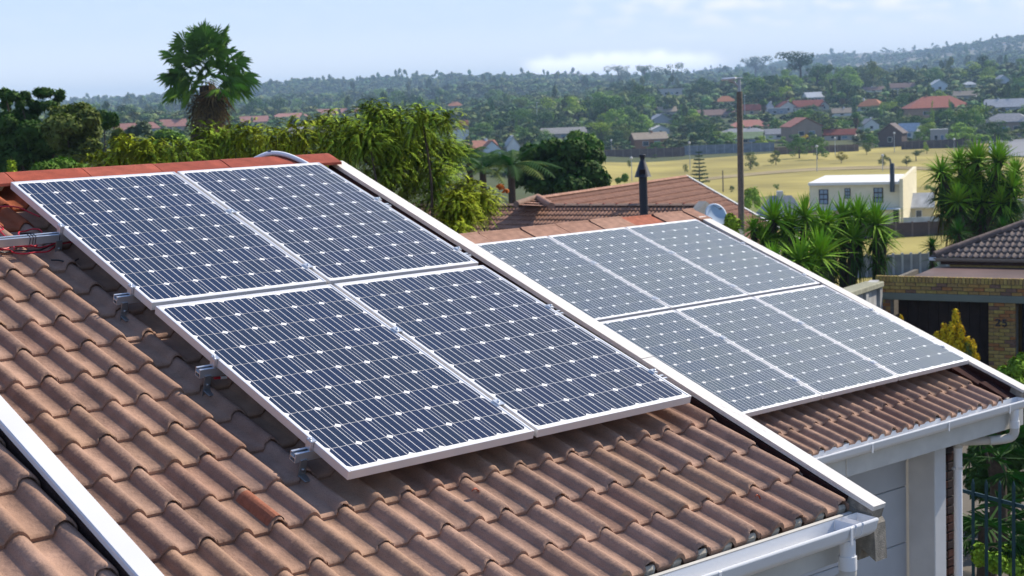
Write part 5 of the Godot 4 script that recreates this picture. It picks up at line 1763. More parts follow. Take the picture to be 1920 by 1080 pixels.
	town_house("pink roofed row house directly left of the palm trunk", 302, 352, 224, 246, "gable", lin(.55, .40, .30), lin(.52, .25, .20), 0.1, .6, .5, 2)
	town_house("pink roofed row house right of the palm", 450, 505, 218, 236, "gable", lin(.55, .40, .30), lin(.50, .24, .19), 0.05, .6, .5, 2)
	town_house("pink hip roofed house above the white conduit", 502, 590, 212, 232, "hip", lin(.60, .46, .34), lin(.52, .25, .20), 0.05, .55, .5, 3)
	town_house("rightmost pink roofed row house before the pepper tree", 586, 682, 204, 226, "gable", lin(.55, .40, .30), lin(.50, .25, .20), 0.05, .6, .4, 3)
	town_house("long grey roofed shed below the pink roofs", 535, 622, 238, 262, "gable", lin(.30, .30, .31), lin(.42, .42, .41), 0.1, .5, .5, 2)
	# far off on the hills
	var far := [[725, 757, 157, 167, "long white building far off on the left hill"], [872, 913, 157, 163, "pinkish far building below the hill crest"], [1057, 1092, 137, 143, "long pinkish building near the hill crest"], [1002, 1011, 144, 151, "small white far house, left of a pair near the crest"], [1024, 1035, 144, 151, "small white far house, right of a pair near the crest"], [1058, 1073, 155, 166, "white far house left of the blue grey blocks"], [1085, 1134, 152, 166, "blue grey far blocks beside the gum trees' crowns"], [880, 901, 177, 184, "pale far house above the orange hip roof"], [974, 984, 171, 178, "small pale far house in the middle of the forest slope"], [1071, 1091, 173, 181, "pale green roofed building at the forest's lower edge"], [800, 811, 178, 186, "tiny white far house on the left slope"], [648, 672, 170, 177, "pale far house left on the forest slope"]]
	for e in far:
		town_house(e[4], e[0], e[1], e[2], e[3], "gable", white if int(e[0]) % 3 else lin(.5, .42, .38), lin(.6, .6, .6) if int(e[0]) % 2 else lin(.5, .36, .3), 0.1, .4, .5, 1)
	var nth := ["first", "second", "third", "fourth", "fifth", "sixth", "seventh", "eighth", "ninth", "tenth", "eleventh", "twelfth", "thirteenth", "fourteenth", "fifteenth", "sixteenth", "seventeenth", "eighteenth", "nineteenth", "twentieth", "last but five", "last but four", "last but three", "last but two", "last but one", "last"]
	for i in 26:
		var x := 1545 + i * 14.6 + rng.randf_range(-5, 5)
		var crest := lerpf(104, 66, (x - 1560) / 370.0)
		var y := rng.randf_range(crest + 8, crest + 40)
		var w := rng.randf_range(7, 14)
		town_house("small pale house on the hazy right hillside, %s counting from the left" % nth[i], x, x + w, y - 4, y, "gable", white if i % 2 else lin(.55, .48, .44), lin(.5, .33, .27) if i % 3 else lin(.6, .6, .6), 0.1, .45, .6, 0)

	# cream house by the field
	cream_house()
	# walls and fences round the field
	field_wall("grey_wall", "bluish grey slab wall along the field's far side, left part", 1282, 1452, 271, 288, lin(.30, .33, .36))
	field_wall("brown_wall", "brown slab wall along the far side of the field, middle", 1452, 1610, 274, 288, lin(.20, .15, .12))
	field_wall("brown_wall", "dark brown fence below the dark gabled house", 1690, 1825, 264, 280, lin(.14, .11, .10))
	field_wall("brown_wall", "brown wall at the field's far left below the orange brick house", 1130, 1284, 280, 294, lin(.22, .15, .12))
	field_wall("block_wall", "grey concrete block wall behind the brick garage's flat roof", 1600, 1800, 477, 516, lin(.24, .26, .28), 12)
	field_wall("slab_fence", "brown slab fence with pale posts below the cream house", 1540, 1788, 420, 448, lin(.13, .09, .075), 8)
	field_wall("white_wall", "pale blue white boundary wall above the brown slab fence", 1660, 1766, 409, 424, lin(.62, .68, .74), 0)
	# a white outbuilding with a door at the right edge
	town_house("white outbuilding with a small paned door at the right edge", 1888, 1960, 376, 426, "flat", lin(.30, .25, .22), white, 0.0, .15, .6, 0)
	var p := ground_hit(1903, 420)
	var dd := thing("white_door", "white door with dark panes at the right edge", "door", p, atan2((EYE - p).x, (EYE - p).z))
	var k := depth_of(p) / FOCAL
	obj("leaf", boxmesh(Vector3(15 * k, 32 * k, 0.08), 0.01, Vector3(0, 14 * k, 0.6)), M.white_paint, dd)
	for i in 6:
		obj("pane", boxmesh(Vector3(3.6 * k, 3.4 * k, 0.04), 0.0, Vector3((i % 2 - 0.5) * 4.4 * k, (17.5 + (i / 2) * 4.2) * k, 0.64)), M.glass, dd)

func field_wall(called: String, label: String, x0: float, x1: float, ytop: float, ybase: float, c: Color, posts := 10):
	var a := ground_hit(x0, ybase)
	var b := ground_hit(x1, ybase)
	var d := (depth_of(a) + depth_of(b)) / 2
	# one straight wall at the mean distance
	a = at(x0, ybase, d)
	b = at(x1, ybase, d)
	a = on_ground(a.x, a.z)
	b = on_ground(b.x, b.z)
	var h := (ybase - ytop) * d / FOCAL
	var w := thing(called, label, "fence" if called == "slab_fence" else "wall", (a + b) / 2)
	var dir := ((b - a) * Vector3(1, 0, 1)).normalized()
	w.rotation.y = atan2(-dir.z, dir.x)
	var L := (b - a).length()
	obj("slabs", boxmesh(Vector3(L, h + 1.5, 0.14), 0.0, Vector3(0, h / 2 - 0.75, 0)), worn(c, 0.9, "blotch", 0.2, "grain", 0.8), w)
	for i in posts:
		obj("post", boxmesh(Vector3(0.16, h + 1.4, 0.2), 0.01, Vector3(lerpf(-L / 2, L / 2, (i + 0.5) / posts), h / 2 - 0.6, 0.02)), worn(c.lightened(0.10), 0.9, "soft", 0.3), w)
	shields.append([x0, ytop, x1, ybase, d])

func cream_house():
	var d := 182.0
	var k := d / FOCAL
	var p := at(1602, 418, d)
	p = on_ground(p.x, p.z)
	var face := (EYE - p) * Vector3(1, 0, 1)
	var h := thing("cream_house", "cream two storey house with white mono pitch roof and dark flue", "house", p, atan2(face.x, face.z) - 0.2)
	var base := p.y
	var Y := func(py: float) -> float: return at(1602, py, d).y - base
	var X := func(px: float) -> float: return (px - 1602.0) * k
	var wallm := worn(lin(.74, .68, .50), 0.85, "soft", 0.3)
	var yt: float = Y.call(343)
	obj("wall", boxmesh(Vector3(168 * k, yt + 1.0, 9.0), 0.0, Vector3(X.call(1602.0), yt / 2 - 0.5, -4.5)), wallm, h)
	var s := begin()
	var side := Basis(Vector3(0, 0, 1), Vector3(0, 1, 0), Vector3(-1, 0, 0))
	prism(s, PackedVector2Array([Vector2(0.3, -1.5), Vector2(0.3, Y.call(336)), Vector2(-9.2, Y.call(321)), Vector2(-9.2, -1.5)]), -X.call(1693.0), -X.call(1686.5), Transform3D(side, Vector3.ZERO))
	obj("side_wall", done(s), wallm, h)
	s = begin()
	prism(s, PackedVector2Array([Vector2(0.35, Y.call(346)), Vector2(0.35, Y.call(341)), Vector2(-9.0, Y.call(335)), Vector2(-9.0, Y.call(340))]), -X.call(1686.0), -X.call(1517.0), Transform3D(side, Vector3.ZERO))
	obj("roof", done(s), worn(lin(.74, .74, .73), 0.6, "soft", 0.2), h)
	for e in [[1545, 11, 354, 380, 0], [1590, 7, 352, 370, 1], [1647, 11, 352, 378, 0]]:
		var w: float = float(e[1]) * k * 1.6
		var y0: float = Y.call(float(e[3]) + 2)
		var y1: float = Y.call(float(e[2]))
		var wf := obj("window", boxmesh(Vector3(w, y1 - y0, 0.12), 0.01, Vector3(X.call(float(e[0])), (y0 + y1) / 2, 0.02)), M.door_brown, h)
		for i in 2:
			for j in 3:
				obj("pane", boxmesh(Vector3(w * 0.36, (y1 - y0) * 0.26, 0.05), 0.0, Vector3(X.call(float(e[0])) + (i - 0.5) * w * 0.42, lerpf(y0, y1, (j + 0.5) / 3.0), 0.07)), M.glass_blue, wf)
	s = begin()
	lathe(s, [Vector2(0.28, Y.call(360)), Vector2(0.28, Y.call(307)), Vector2(0.0, Y.call(306))], 14, Vector3(X.call(1674.0), 0, 0.45))
	cbox(s, Vector3(X.call(1671.0), Y.call(303), 0.45), Vector3(0.14, 0.7, 0.3), 0.0, Basis(Vector3.BACK, 0.2))
	obj("flue", done(s), worn(lin(.045, .06, .075), 0.5, "soft", 0.5), h)
	obj("awning", boxmesh(Vector3(178 * k, 0.14, 1.6), 0.02, Vector3(X.call(1600.0), Y.call(391), 0.9)), mat(lin(.45, .52, .60), 0.5), h)
	obj("lower_wall", boxmesh(Vector3(60 * k, 3.2, 0.3), 0.0, Vector3(X.call(1660.0), Y.call(400) - 1.0, 1.2)), wallm, h)
	obj("door", boxmesh(Vector3(0.62, 1.6, 0.1), 0.02, Vector3(X.call(1683.0), Y.call(404), 1.4)), M.door_brown, h)
	shields.append([1500, 300, 1760, 425, d])
	# lean-to buildings each side
	var w1 := town_house("white roofed extension right of the cream house", 1694, 1752, 365, 408, "gable", lin(.60, .53, .36), lin(.74, .75, .76), 0.05, .45, .8, 1, 184.0)
	w1.set_meta("group", "cream house and its outbuildings")
	var w2 := town_house("grey roofed outbuilding left of the cream house", 1420, 1516, 368, 408, "hip", lin(.52, .54, .56), lin(.34, .36, .39), 0.1, .55, .6, 0, 175.0)
	w2.set_meta("group", "cream house and its outbuildings")

func lamp_post(px: float, ytop: float, ybase: float, label: String):
	var p := ground_hit(px, ybase)
	var h := (ybase - ytop) * depth_of(p) / FOCAL
	var t := thing("lamp_post", label, "lamp post", p, 0.0, "white globe lamp posts round the field")
	var s := begin()
	tube(s, [Vector3(0, -0.3, 0), Vector3(0, h, 0)], 0.09, 0.06, 8)
	obj("pole", done(s), M.lamp_grey, t)
	s = begin()
	lathe(s, [Vector2(0, 0.62), Vector2(0.24, 0.5), Vector2(0.32, 0.28), Vector2(0.24, 0.06), Vector2(0, 0)], 12, Vector3(0, h - 0.1, 0))
	obj("globe", done(s), M.white_paint, t)

func build_field():
	var fm := worn(lin(.46, .385, .105), 0.95, "patch", 0.012, "grain", 0.35)
	ground_sheet("dry_grass_field", 1090, 2350, func(_b: float) -> float: return 92.0, func(b: float) -> float: return lerpf(400.0, 462.0, clampf((b - 1100.0) / 500.0, 0, 1)), 0.10, fm, 90, 60)
	var gm := worn(lin(.21, .22, .06), 0.95, "patch", 0.03, "grass", 0.3)
	ground_sheet("green_grass_strip", 1130, 1480, func(_b: float) -> float: return 205.0, func(b: float) -> float: return 250.0 - 12.0 * sin(b * 0.02), 0.16, gm, 40, 8)
	var pm := worn(lin(.46, .37, .19), 0.95, "patch", 0.03, "grass", 0.3)
	ground_sheet("worn_path", 1330, 1900, func(b: float) -> float: return 322.0 + 26.0 * sin((b - 1330) * 0.006), func(b: float) -> float: return 332.0 + 28.0 * sin((b - 1330) * 0.006), 0.20, pm, 60, 3)
	ground_sheet("road", 1862, 2060, func(b: float) -> float: return lerpf(395.0, 350.0, (b - 1862.0) / 198.0), func(b: float) -> float: return lerpf(500.0, 560.0, (b - 1862.0) / 198.0), 0.3, worn(lin(.22, .225, .24), 0.9, "soft", 0.05), 20, 12)
	var ft := [["dome", "olive", 1407, 284, 321, 28, "left tree on the dry field beside the lamp pole"], ["dome", "olive", 1455, 281, 311, 24, "small two-crowned tree second from the lamp pole on the field"], ["dome", "mid", 1499, 257, 299, 46, "bigger dark tree at the field's back, left of a pair"], ["dome", "mid", 1533, 257, 301, 44, "bigger dark tree at the field's back, right of a pair"], ["round", "yellow", 1578, 284, 308, 24, "small yellowish tree on the field right of the dark pair"], ["dome", "olive", 1657, 289, 312, 24, "low tree with a lamp post in front of it on the field"], ["flat", "olive", 1718, 283, 304, 30, "flat topped little tree on the right of the field"], ["round", "olive", 1700, 292, 314, 18, "small tree left of the flat topped one"], ["round", "lime", 1738, 266, 291, 16, "light green slender tree at the field's right back edge"], ["flat", "mid", 1457, 346, 366, 15, "tiny palm-like tree in the middle of the dry field"], ["dome", "olive", 1285, 309, 326, 12, "tiny round tree left of the norfolk pine"], ["bush", "olive", 1371, 347, 361, 14, "low bush on the field left of the lamp pole"], ["round", "olive", 1625, 268, 292, 20, "thin tree at the field's back below the red awning"], ["round", "olive", 1180, 300, 318, 10, "faint thin tree on the field left of the flue"], ["bush", "olive", 1228, 290, 298, 14, "low dark bush on the field above the flue"], ["dome", "olive", 1820, 262, 284, 40, "leaning dry tree by the road at the right"], ["round", "lime", 1880, 262, 300, 34, "sparse light green tree by the right road"], ["bush", "mid", 1745, 345, 372, 30, "bush behind the cream house's right extension"]]
	for e in ft:
		var p := ground_hit(e[2], e[4])
		if p == Vector3.INF: continue
		var k := depth_of(p) / FOCAL
		tree(e[0], e[1], p, (float(e[4]) - float(e[3])) * k, float(e[5]) * k * 1.15, e[6], "young trees on the dry field")
	# norfolk pine: tiers of level branches
	var p := ground_hit(1312, 350)
	var k := depth_of(p) / FOCAL
	var h := 70.0 * k
	var t := thing("norfolk_pine", "norfolk pine with level tiered branches above the salmon roof's right end", "tree", p)
	var s := begin()
	tube(s, [Vector3(0, -0.3, 0), Vector3(0, h, 0)], 0.16, 0.03, 8)
	obj("trunk", done(s), M.bark, t)
	var bl := []
	for i in 9:
		var y := h * (0.10 + 0.10 * i)
		var r := 17.0 * k * (1.0 - i * 0.085)
		for j in 6:
			var a := TAU * j / 6.0 + i * 0.5
			for f in [0.35, 0.7, 1.0]:
				bl.append([Vector3(cos(a) * r * float(f), y + r * 0.12 * float(f), sin(a) * r * float(f)), Vector3(r * .20, r * .09, r * .20), 1.0])
	obj("crown", leaves(55, bl, 4200, .34, .12, .0, .3, .2), M.leaf["pine"], t)
	lamp_post(1532, 278, 324, "lamp post in front of the dark tree pair on the field")
	lamp_post(1677, 252, 288, "lamp post before the dark gabled house")
	lamp_post(1655, 294, 322, "lamp post in front of the low field tree")
	lamp_post(1294, 271, 320, "lamp post left of the norfolk pine")
	lamp_post(1892, 276, 308, "lamp post by the right hand road")
	lamp_post(1789, 264, 286, "lamp post below the big round green tree")
	lamp_post(1566, 261, 292, "lamp post behind the yellowish field tree")
	lamp_post(1185, 300, 342, "lamp post left of the black flue")
	lamp_post(1147, 265, 294, "lamp post above the glossy tree's right edge")
	for e in [[1008, 193, 244, "tall pale mast among the middle trees"], [793, 190, 236, "thin pale mast left of the orange hip roof"], [1397, 180, 232, "thin white mast right of the lamp pole"], [1683, 168, 196, "thin mast on the upper right slope"], [624, 186, 215, "thin pale mast above the pink roofs"]]:
		var q := ground_hit(e[0], e[2])
		var hh := (float(e[2]) - float(e[1])) * depth_of(q) / FOCAL
		var m := thing("mast", e[3], "mast", q, 0.0, "thin masts among the trees")
		s = begin()
		tube(s, [Vector3(0, -0.5, 0), Vector3(0, hh, 0)], 0.16, 0.10, 7)
		obj("pole", done(s), M.lamp_grey, m)
		obj("head", boxmesh(Vector3(0.8, 0.25, 0.4), 0.03, Vector3(0.2, hh, 0)), M.white_paint, m)
	for e in [[1356, 320, 362, "thin wooden post on the field left of the lamp pole"]]:
		var q := ground_hit(e[0], e[2])
		var hh := (float(e[2]) - float(e[1])) * depth_of(q) / FOCAL
		s = begin()
		tube(s, [q + Vector3(0, -0.5, 0), q + Vector3(0, hh, 0)], 0.12, 0.10, 7)
		tag(obj("wooden_post", done(s), M.wood_pole), e[3], "post")

func covered(x0: float, y0: float, x1: float, y1: float, d: float) -> bool:
	for r in shields:
		if float(r[4]) < d - 3.0: continue
		var ox := minf(x1, r[2]) - maxf(x0, r[0])
		var oy := minf(y1, r[3]) - maxf(y0, r[1])
		if ox > 0 and oy > 0:
			var area := (float(r[2]) - float(r[0])) * (float(r[3]) - float(r[1]))
			if ox * oy > 0.26 * area and oy > (float(r[3]) - float(r[1])) * 0.38: return true
	return false

func build_town_trees():
	# trees that can be picked out by eye
	var named := [["gum", "grey", 1160, 118, 172, 56, "tall grey gum tree, leftmost on the skyline left of the lamp pole"], ["gum", "dark", 1210, 118, 176, 62, "tall gum tree on the skyline, second from the left of its row"], ["gum", "grey", 1262, 115, 178, 60, "tall gum tree with open crown directly left of the lamp pole's head"], ["flat", "pine", 1418, 106, 160, 66, "umbrella pine on the skyline right of the lamp head"], ["flat", "pine", 1500, 98, 168, 84, "broadest umbrella pine on the skyline"], ["column", "dark", 1633, 112, 160, 13, "slim dark column tree rising over the right treeline"], ["column", "dark", 1634, 134, 172, 16, "dark cypress among the right hand houses"], ["round", "bright", 1594, 140, 182, 50, "big light green round tree above the split roofed house"], ["round", "yellow", 1806, 208, 244, 46, "round yellow green tree in front of the big brick house"], ["dome", "bright", 1806, 228, 276, 76, "big round green tree above the field's right fence"], ["dome", "dark", 1865, 224, 276, 66, "dark spreading tree with a forked trunk by the road"], ["round", "dark", 1640, 195, 226, 60, "dark trees mass below the half orange roof"], ["dome", "dark", 1520, 196, 226, 50, "dark round tree in front of the long red roof"], ["cone", "dark", 1707, 128, 166, 36, "broad dark conifer on the upper right slope"], ["cone", "dark", 1665, 148, 176, 18, "small dark conifer beside the mauve roofs"], ["round", "grey", 1420, 160, 205, 70, "wide grey green tree right of the lamp pole"], ["dome", "mid", 1455, 222, 255, 40, "palm-like bushy tree before the pink roofs"], ["dome", "bright", 1365, 246, 275, 36, "bright green round shrub at the end of the green roof"], ["round", "lime", 1202, 195, 225, 50, "bright lime tree above the dark hedge near the orange bush"], ["round", "dark", 1292, 195, 232, 44, "dark round tree left of the long dark red roof"], ["dome", "lime", 1100, 188, 222, 66, "light green broad tree in the middle of the slope"], ["dome", "bright", 950, 178, 206, 44, "light green dome tree below the forest"], ["round", "grey", 1072, 170, 212, 50, "dark grey green tree in the middle of the slope"], ["round", "dark", 1000, 176, 214, 46, "dark tree left of the grey green one"], ["cone", "dark", 886, 180, 208, 16, "little dark conifer right of the orange hip roof"], ["round", "dark", 850, 176, 196, 18, "dark round treetop right over the orange hip roof"], ["round", "pine", 774, 172, 222, 42, "dark blue green tree above the pepper tree's top"], ["dome", "bright", 978, 216, 244, 40, "soft green round tree left of the tall mast"], ["dome", "mid", 905, 230, 266, 60, "willowy green tree right of the white flat block"], ["dome", "bright", 1023, 242, 262, 30, "small bright round tree before the grey flat roofs"], ["bush", "gold", 1046, 240, 256, 10, "bright yellow bush beside the grey flat roofs"], ["bush", "gold", 1146, 206, 216, 12, "orange yellow bush in the middle of the slope"], ["bush", "mid", 1230, 264, 288, 40, "round bush before the orange brick house"], ["dome", "dark", 1155, 242, 280, 56, "dark hedge-like tree left of the orange brick house"], ["column", "pine", 307, 206, 242, 9, "slim dark cypress left of the palm"], ["bush", "gold", 1510, 252, 268, 22, "yellow green bush under the tan gable's window"], ["column", "dark", 1128, 178, 222, 14, "dark cypress beside the light green broad tree"]]
	for e in named:
		var p := ground_hit(e[2], e[4])
		if p == Vector3.INF: continue
		var k := depth_of(p) / FOCAL
		tree(e[0], e[1], p, (float(e[4]) - float(e[3])) * k, float(e[5]) * k * 1.1, e[6])
	# fan palms among the houses: short trunk, dead skirt, green head
	var pal := leaves(91, [[Vector3(0, .86, 0), Vector3(.20, .14, .20), 1.0]], 420, .16, .05, .0, .1, .2)
	var ski := leaves(92, [[Vector3(0, .62, 0), Vector3(.13, .20, .13), 1.0]], 300, .16, .05, .9, .2, .2)
	var stm := begin()
	tube(stm, [Vector3(0, -.05, 0), Vector3(0, .8, 0)], .05, .04, 7)
	var stmm := done(stm)
	for e in [[1580, 177, 215, "fan palm with brown skirt left of the half orange roof"], [828, 170, 202, "squat fan palm left of the orange hip roof"], [1432, 188, 226, "bushy fan palm beside the tiny white gable"], [1124, 160, 184, "fan palm top at the foot of the skyline gums"], [1472, 132, 168, "fan palm below the broad umbrella pine"], [1516, 118, 158, "fan palm in front of the broad umbrella pine's right side"], [1601, 126, 158, "fan palm above the big light green round tree"], [1400, 136, 170, "fan palm just right of the lamp head"], [1605, 212, 252, "green fan palm beside the white chapel-like house"], [1523, 140, 172, "skirted palm between umbrella pine and light green tree"], [1320, 224, 252, "yellowish fan palm left of the pole above the white awnings"]]:
		var p := ground_hit(e[0], e[2])
		var h := (float(e[2]) - float(e[1])) * depth_of(p) / FOCAL
		var t := thing("fan_palm", e[3], "palm tree", p, rng.randf() * 6.0, "fan palms among the houses")
		t.scale = Vector3.ONE * h
		obj("head", pal, M.leaf["mid"], t)
		obj("dead_skirt", ski, M.leaf["dry"], t)
		obj("trunk", stmm, M.bark, t)
	# the rest, scattered between the houses
	var zones := [[1135, 1960, 132, 270, 290], [690, 1140, 176, 280, 130], [170, 700, 214, 262, 50], [1140, 1850, 252, 280, 60]]
	var kinds := ["round", "dome", "dome", "round", "bush", "dome", "cone", "round", "flat", "column"]
	var tones := ["dark", "mid", "bright", "mid", "dark", "olive", "pine", "mid", "bright", "grey", "lime", "dark"]
	var words := {"dark": "dark green", "mid": "mid green", "bright": "light green", "olive": "olive green", "pine": "blackish green", "grey": "grey green", "lime": "lime green"}
	var names := {"round": "rounded tree", "dome": "spreading tree", "bush": "big bush", "cone": "pointed conifer", "flat": "flat topped tree", "column": "column shaped tree"}
	var place := ["on the slope right of the lamp pole", "in the valley between the pepper tree and the lamp pole", "by the pink roofs at left", "along the far edge of the dry field"]
	for zi in zones.size():
		var z: Array = zones[zi]
		for i in int(z[4]):
			for attempt in 6:
				var y := lerpf(z[2], z[3], pow(rng.randf(), 0.85))
				var x := rng.randf_range(z[0], z[1])
				var p := ground_hit(x, y)
				if p == Vector3.INF: continue
				var d := depth_of(p)
				if d < 300.0 and zi == 0: continue
				if zi == 3 and (d < 432.0 or d > 640.0): continue
				var k := d / FOCAL
				var kind: String = kinds[rng.randi() % kinds.size()] if zi != 3 else ["bush", "bush", "dome", "round"][rng.randi() % 4]
				var w := rng.randf_range(8.0, 16.0) * clampf(d / 650.0, 0.6, 1.25)
				var h := w * rng.randf_range(0.65, 0.95)
				if kind == "cone" or kind == "column":
					h = rng.randf_range(7, 12)
					w = h * (0.45 if kind == "cone" else 0.6)
				elif kind == "bush":
					w = rng.randf_range(4, 7)
					h = w * 0.7
				if covered(x - w / k / 2, y - h / k, x + w / k / 2, y, d): continue
				var tone: String = tones[rng.randi() % tones.size()]
				var t := tree(kind, tone, p, h, w, "x", "%s trees %s" % [words[tone], place[zi]])
				scattered.append([t, "%s %s" % [words[tone], names[kind]], x, y - h / k * 0.5, place[zi]])
				break

# every scattered tree is told apart by the house it stands next to and its turn from there
var scattered := []
func label_trees():
	var sides := {}
	for e in scattered:
		var best := 1e9
		var near: Array = []
		for s in shields:
			if s.size() < 6: continue
			var dx: float = float(e[2]) - (float(s[0]) + float(s[2])) / 2
			var dy: float = (float(e[3]) - (float(s[1]) + float(s[3])) / 2) * 2.0
			if dx * dx + dy * dy < best:
				best = dx * dx + dy * dy
				near = [s, dx, dy]
		var w: float = (float(near[0][2]) - float(near[0][0])) / 2
		var rel := "above"
		if absf(near[1]) > w: rel = "right of" if near[1] > 0 else "left of"
		elif near[2] > 0: rel = "below"
		var key := "%s %s the %s" % [e[1], rel, near[0][5]]
		if not sides.has(key): sides[key] = []
		sides[key].append([best, e[0]])
	var nth := ["nearest", "second", "third", "fourth", "fifth", "sixth", "seventh", "eighth", "ninth", "tenth"]
	for key in sides:
		var l: Array = sides[key]
		l.sort_custom(func(a, b): return a[0] < b[0])
		for i in l.size():
			l[i][1].set_meta("label", key if l.size() == 1 else nth[mini(i, 9)] + " " + key)

func build_far_forest():
	var r := RandomNumberGenerator.new()
	r.seed = 77
	for part in [["suburb_shrubbery", 300.0, 900.0, 5200, .5, "dense garden shrubbery between the houses of the valley"], ["distant_forest", 620.0, 1500.0, 6000, .85, "hazy woodland on the middle slopes beyond the houses"], ["hill_forest", 1500.0, 4600.0, 26000, 1.35, "bluish far woodland covering the hills on the skyline"]]:
		var blob := []
		var cl := clumps(301, 7, 0.08, "dome")
		var mesh := leaves(303, cl, 150, .20, .16, .0, .5, .2)
		var mm := MultiMesh.new()
		mm.transform_format = MultiMesh.TRANSFORM_3D
		mm.use_colors = true
		mm.mesh = mesh
		var xs := []
		for i in int(part[3]):
			var b := r.randf_range(-420, 2350)
			var d := lerpf(part[1], part[2], pow(r.randf(), 0.9))
			var v: Vector2 = FH.rotated(atan((b - 960.0) / FOCAL)) * d
			var p := on_ground(EYE.x + v.x, EYE.z + v.y)
			var sz := r.randf_range(7, 13) * float(part[4])
			var tall := r.randf_range(0.65, 0.95) if r.randf() > 0.04 else r.randf_range(1.2, 1.6)
			var wd := 1.3 if tall < 1.1 else 0.7
			if part[0] == "suburb_shrubbery" and b > 1085.0 and d < 470.0: continue
			var t := r.randf_range(0.6, 1.5)
			var warm := r.randf_range(0.8, 1.35)
			if d > 2500.0 and b > 1380 and r.randf() < (0.62 if d < 4000.0 else 0.93): continue
			if d < 1500.0:
				var q := p - EYE
				var f := q.dot(CAM_F)
				var sx := 960 + FOCAL * q.dot(CAM_X) / f
				var sy := 540 + FOCAL * q.dot(CAM_D) / f
				var ww := sz * wd / f * FOCAL
				if covered(sx - ww / 2, sy - sz * tall / f * FOCAL, sx + ww / 2, sy, f): continue
			xs.append([Transform3D(Basis(Vector3.UP, r.randf() * TAU).scaled(Vector3(sz * wd, sz * tall, sz * wd)), p - Vector3(0, 0.6, 0)), Color(.12 * t * warm, .19 * t, .065 * t)])
		mm.instance_count = xs.size()
		for i in xs.size():
			mm.set_instance_transform(i, xs[i][0])
			mm.set_instance_color(i, xs[i][1])
		var o := MultiMeshInstance3D.new()
		o.multimesh = mm
		var m := leafmat(Color.WHITE, 0.0)
		m.backlight_enabled = false
		o.material_override = m
		o.name = numbered(part[0])
		add_child(o)
		tag(o, part[5], "forest", "", "stuff")

# ---------------------------------------------------------------- sky
func sky_material() -> PanoramaSkyMaterial:
	var w := 2048
	var h := 1024
	var stops := [[-90.0, .30, .28, .25], [-0.5, .60, .62, .64], [0.0, 1.12, 1.14, 1.16], [1.5, .98, 1.03, 1.09], [3.0, .68, .79, .94], [5.0, .52, .66, .89], [12.0, .36, .51, .80], [30.0, .21, .35, .64], [45.0, .11, .21, .47], [60.0, .085, .17, .40], [90.0, .07, .15, .36]]
	var n := FastNoiseLite.new()
	n.seed = 21
	n.frequency = 0.9
	n.fractal_octaves = 5
	var data := PackedFloat32Array()
	for y in h:
		var e := 90.0 - (y + 0.5) * 180.0 / h
		var i := 0
		while i < stops.size() - 2 and e > float(stops[i + 1][0]): i += 1
		var t := clampf((e - float(stops[i][0])) / (float(stops[i + 1][0]) - float(stops[i][0])), 0, 1)
		var c := Vector3(lerpf(stops[i][1], stops[i + 1][1], t), lerpf(stops[i][2], stops[i + 1][2], t), lerpf(stops[i][3], stops[i + 1][3], t))
		if e > -1.0 and e < 44.0:
			var row := PackedFloat32Array()
			row.resize(w * 3)
			for x in w:
				var az := (x + 0.5) / w * 360.0                  # degrees, 0 is -z, + to +x
				var a := wrapf(az - 40.24, -180.0, 180.0)                              # from the view's middle
				var cl := 0.0
				# thin streaks, thicker to the right; a low bank behind the hills
				var st := n.get_noise_2d(a * 0.55 + e * 0.3, e * 2.6) * 0.5 + 0.5
				var band := smoothstep(1.7, 3.2, e) * (1.0 - smoothstep(29.0 + 3.0 * st, 34.0 + 3.0 * st, e))  # streaks carried on above the view, unseen, for the panels to reflect
				cl = maxf(cl, band * lerpf(smoothstep(0.40, 0.75, st), smoothstep(0.15, 0.6, st), smoothstep(4.0, 14.0, e)) * (0.06 + 0.94 * smoothstep(1.0 - e * 0.35, 9.0 - e * 0.25, a) * (1.0 - smoothstep(45.0, 80.0, a))) )
				var top := 1.72 + 0.14 * n.get_noise_1d(a * 1.3) - 0.012 * (a - 4.0) * (a - 4.0)
				var bank := smoothstep(0.2, 1.4, a) * (1.0 - smoothstep(7.0, 9.5, a))
				cl = maxf(cl, bank * (1.0 - smoothstep(top - 0.14, top + 0.05, e)) * smoothstep(0.0, 0.5, e) * 1.15)
				var k := clampf(cl, 0, 1.15)
				var hi := smoothstep(6.0, 16.0, e)
				var bk := 1.0 + 0.75 * bank * (1.0 - smoothstep(1.5, 2.4, e))
				row[x * 3] = lerpf(c.x, lerpf(.98, .78, hi) * bk, minf(k, 1.0))
				row[x * 3 + 1] = lerpf(c.y, lerpf(.97, .93, hi) * bk, minf(k, 1.0))
				row[x * 3 + 2] = lerpf(c.z, lerpf(.96, 1.06, hi) * bk, minf(k, 1.0))
			data.append_array(row)
		else:
			var px := PackedFloat32Array([c.x, c.y, c.z])
			while px.size() < w * 3: px.append_array(px)
			data.append_array(px)
	# the bright hazy sky round the sun
	var sd := SUN.normalized()
	for y in range(0, h / 2, 1):
		var e := deg_to_rad(90.0 - (y + 0.5) * 180.0 / h)
		if absf(rad_to_deg(e) - rad_to_deg(asin(sd.y))) > 55.0: continue
		for x in w:
			var az := (x + 0.5) / w * TAU
			var dt := sin(az) * cos(e) * sd.x + sin(e) * sd.y - cos(az) * cos(e) * sd.z
			if dt < 0.55: continue
			var an := acos(minf(dt, 1.0))
			var g := (0.8 * exp(-an * an / 0.08) + 0.25 * exp(-an * an / 0.40)) * smoothstep(0.55, 0.70, dt)
			var i := (y * w + x) * 3
			data[i] += g
			data[i + 1] += g * 0.97
			data[i + 2] += g * 0.92
	var im := Image.create_from_data(w, h, false, Image.FORMAT_RGBF, data.to_byte_array())
	var m := PanoramaSkyMaterial.new()
	m.panorama = ImageTexture.create_from_image(im)
	return m

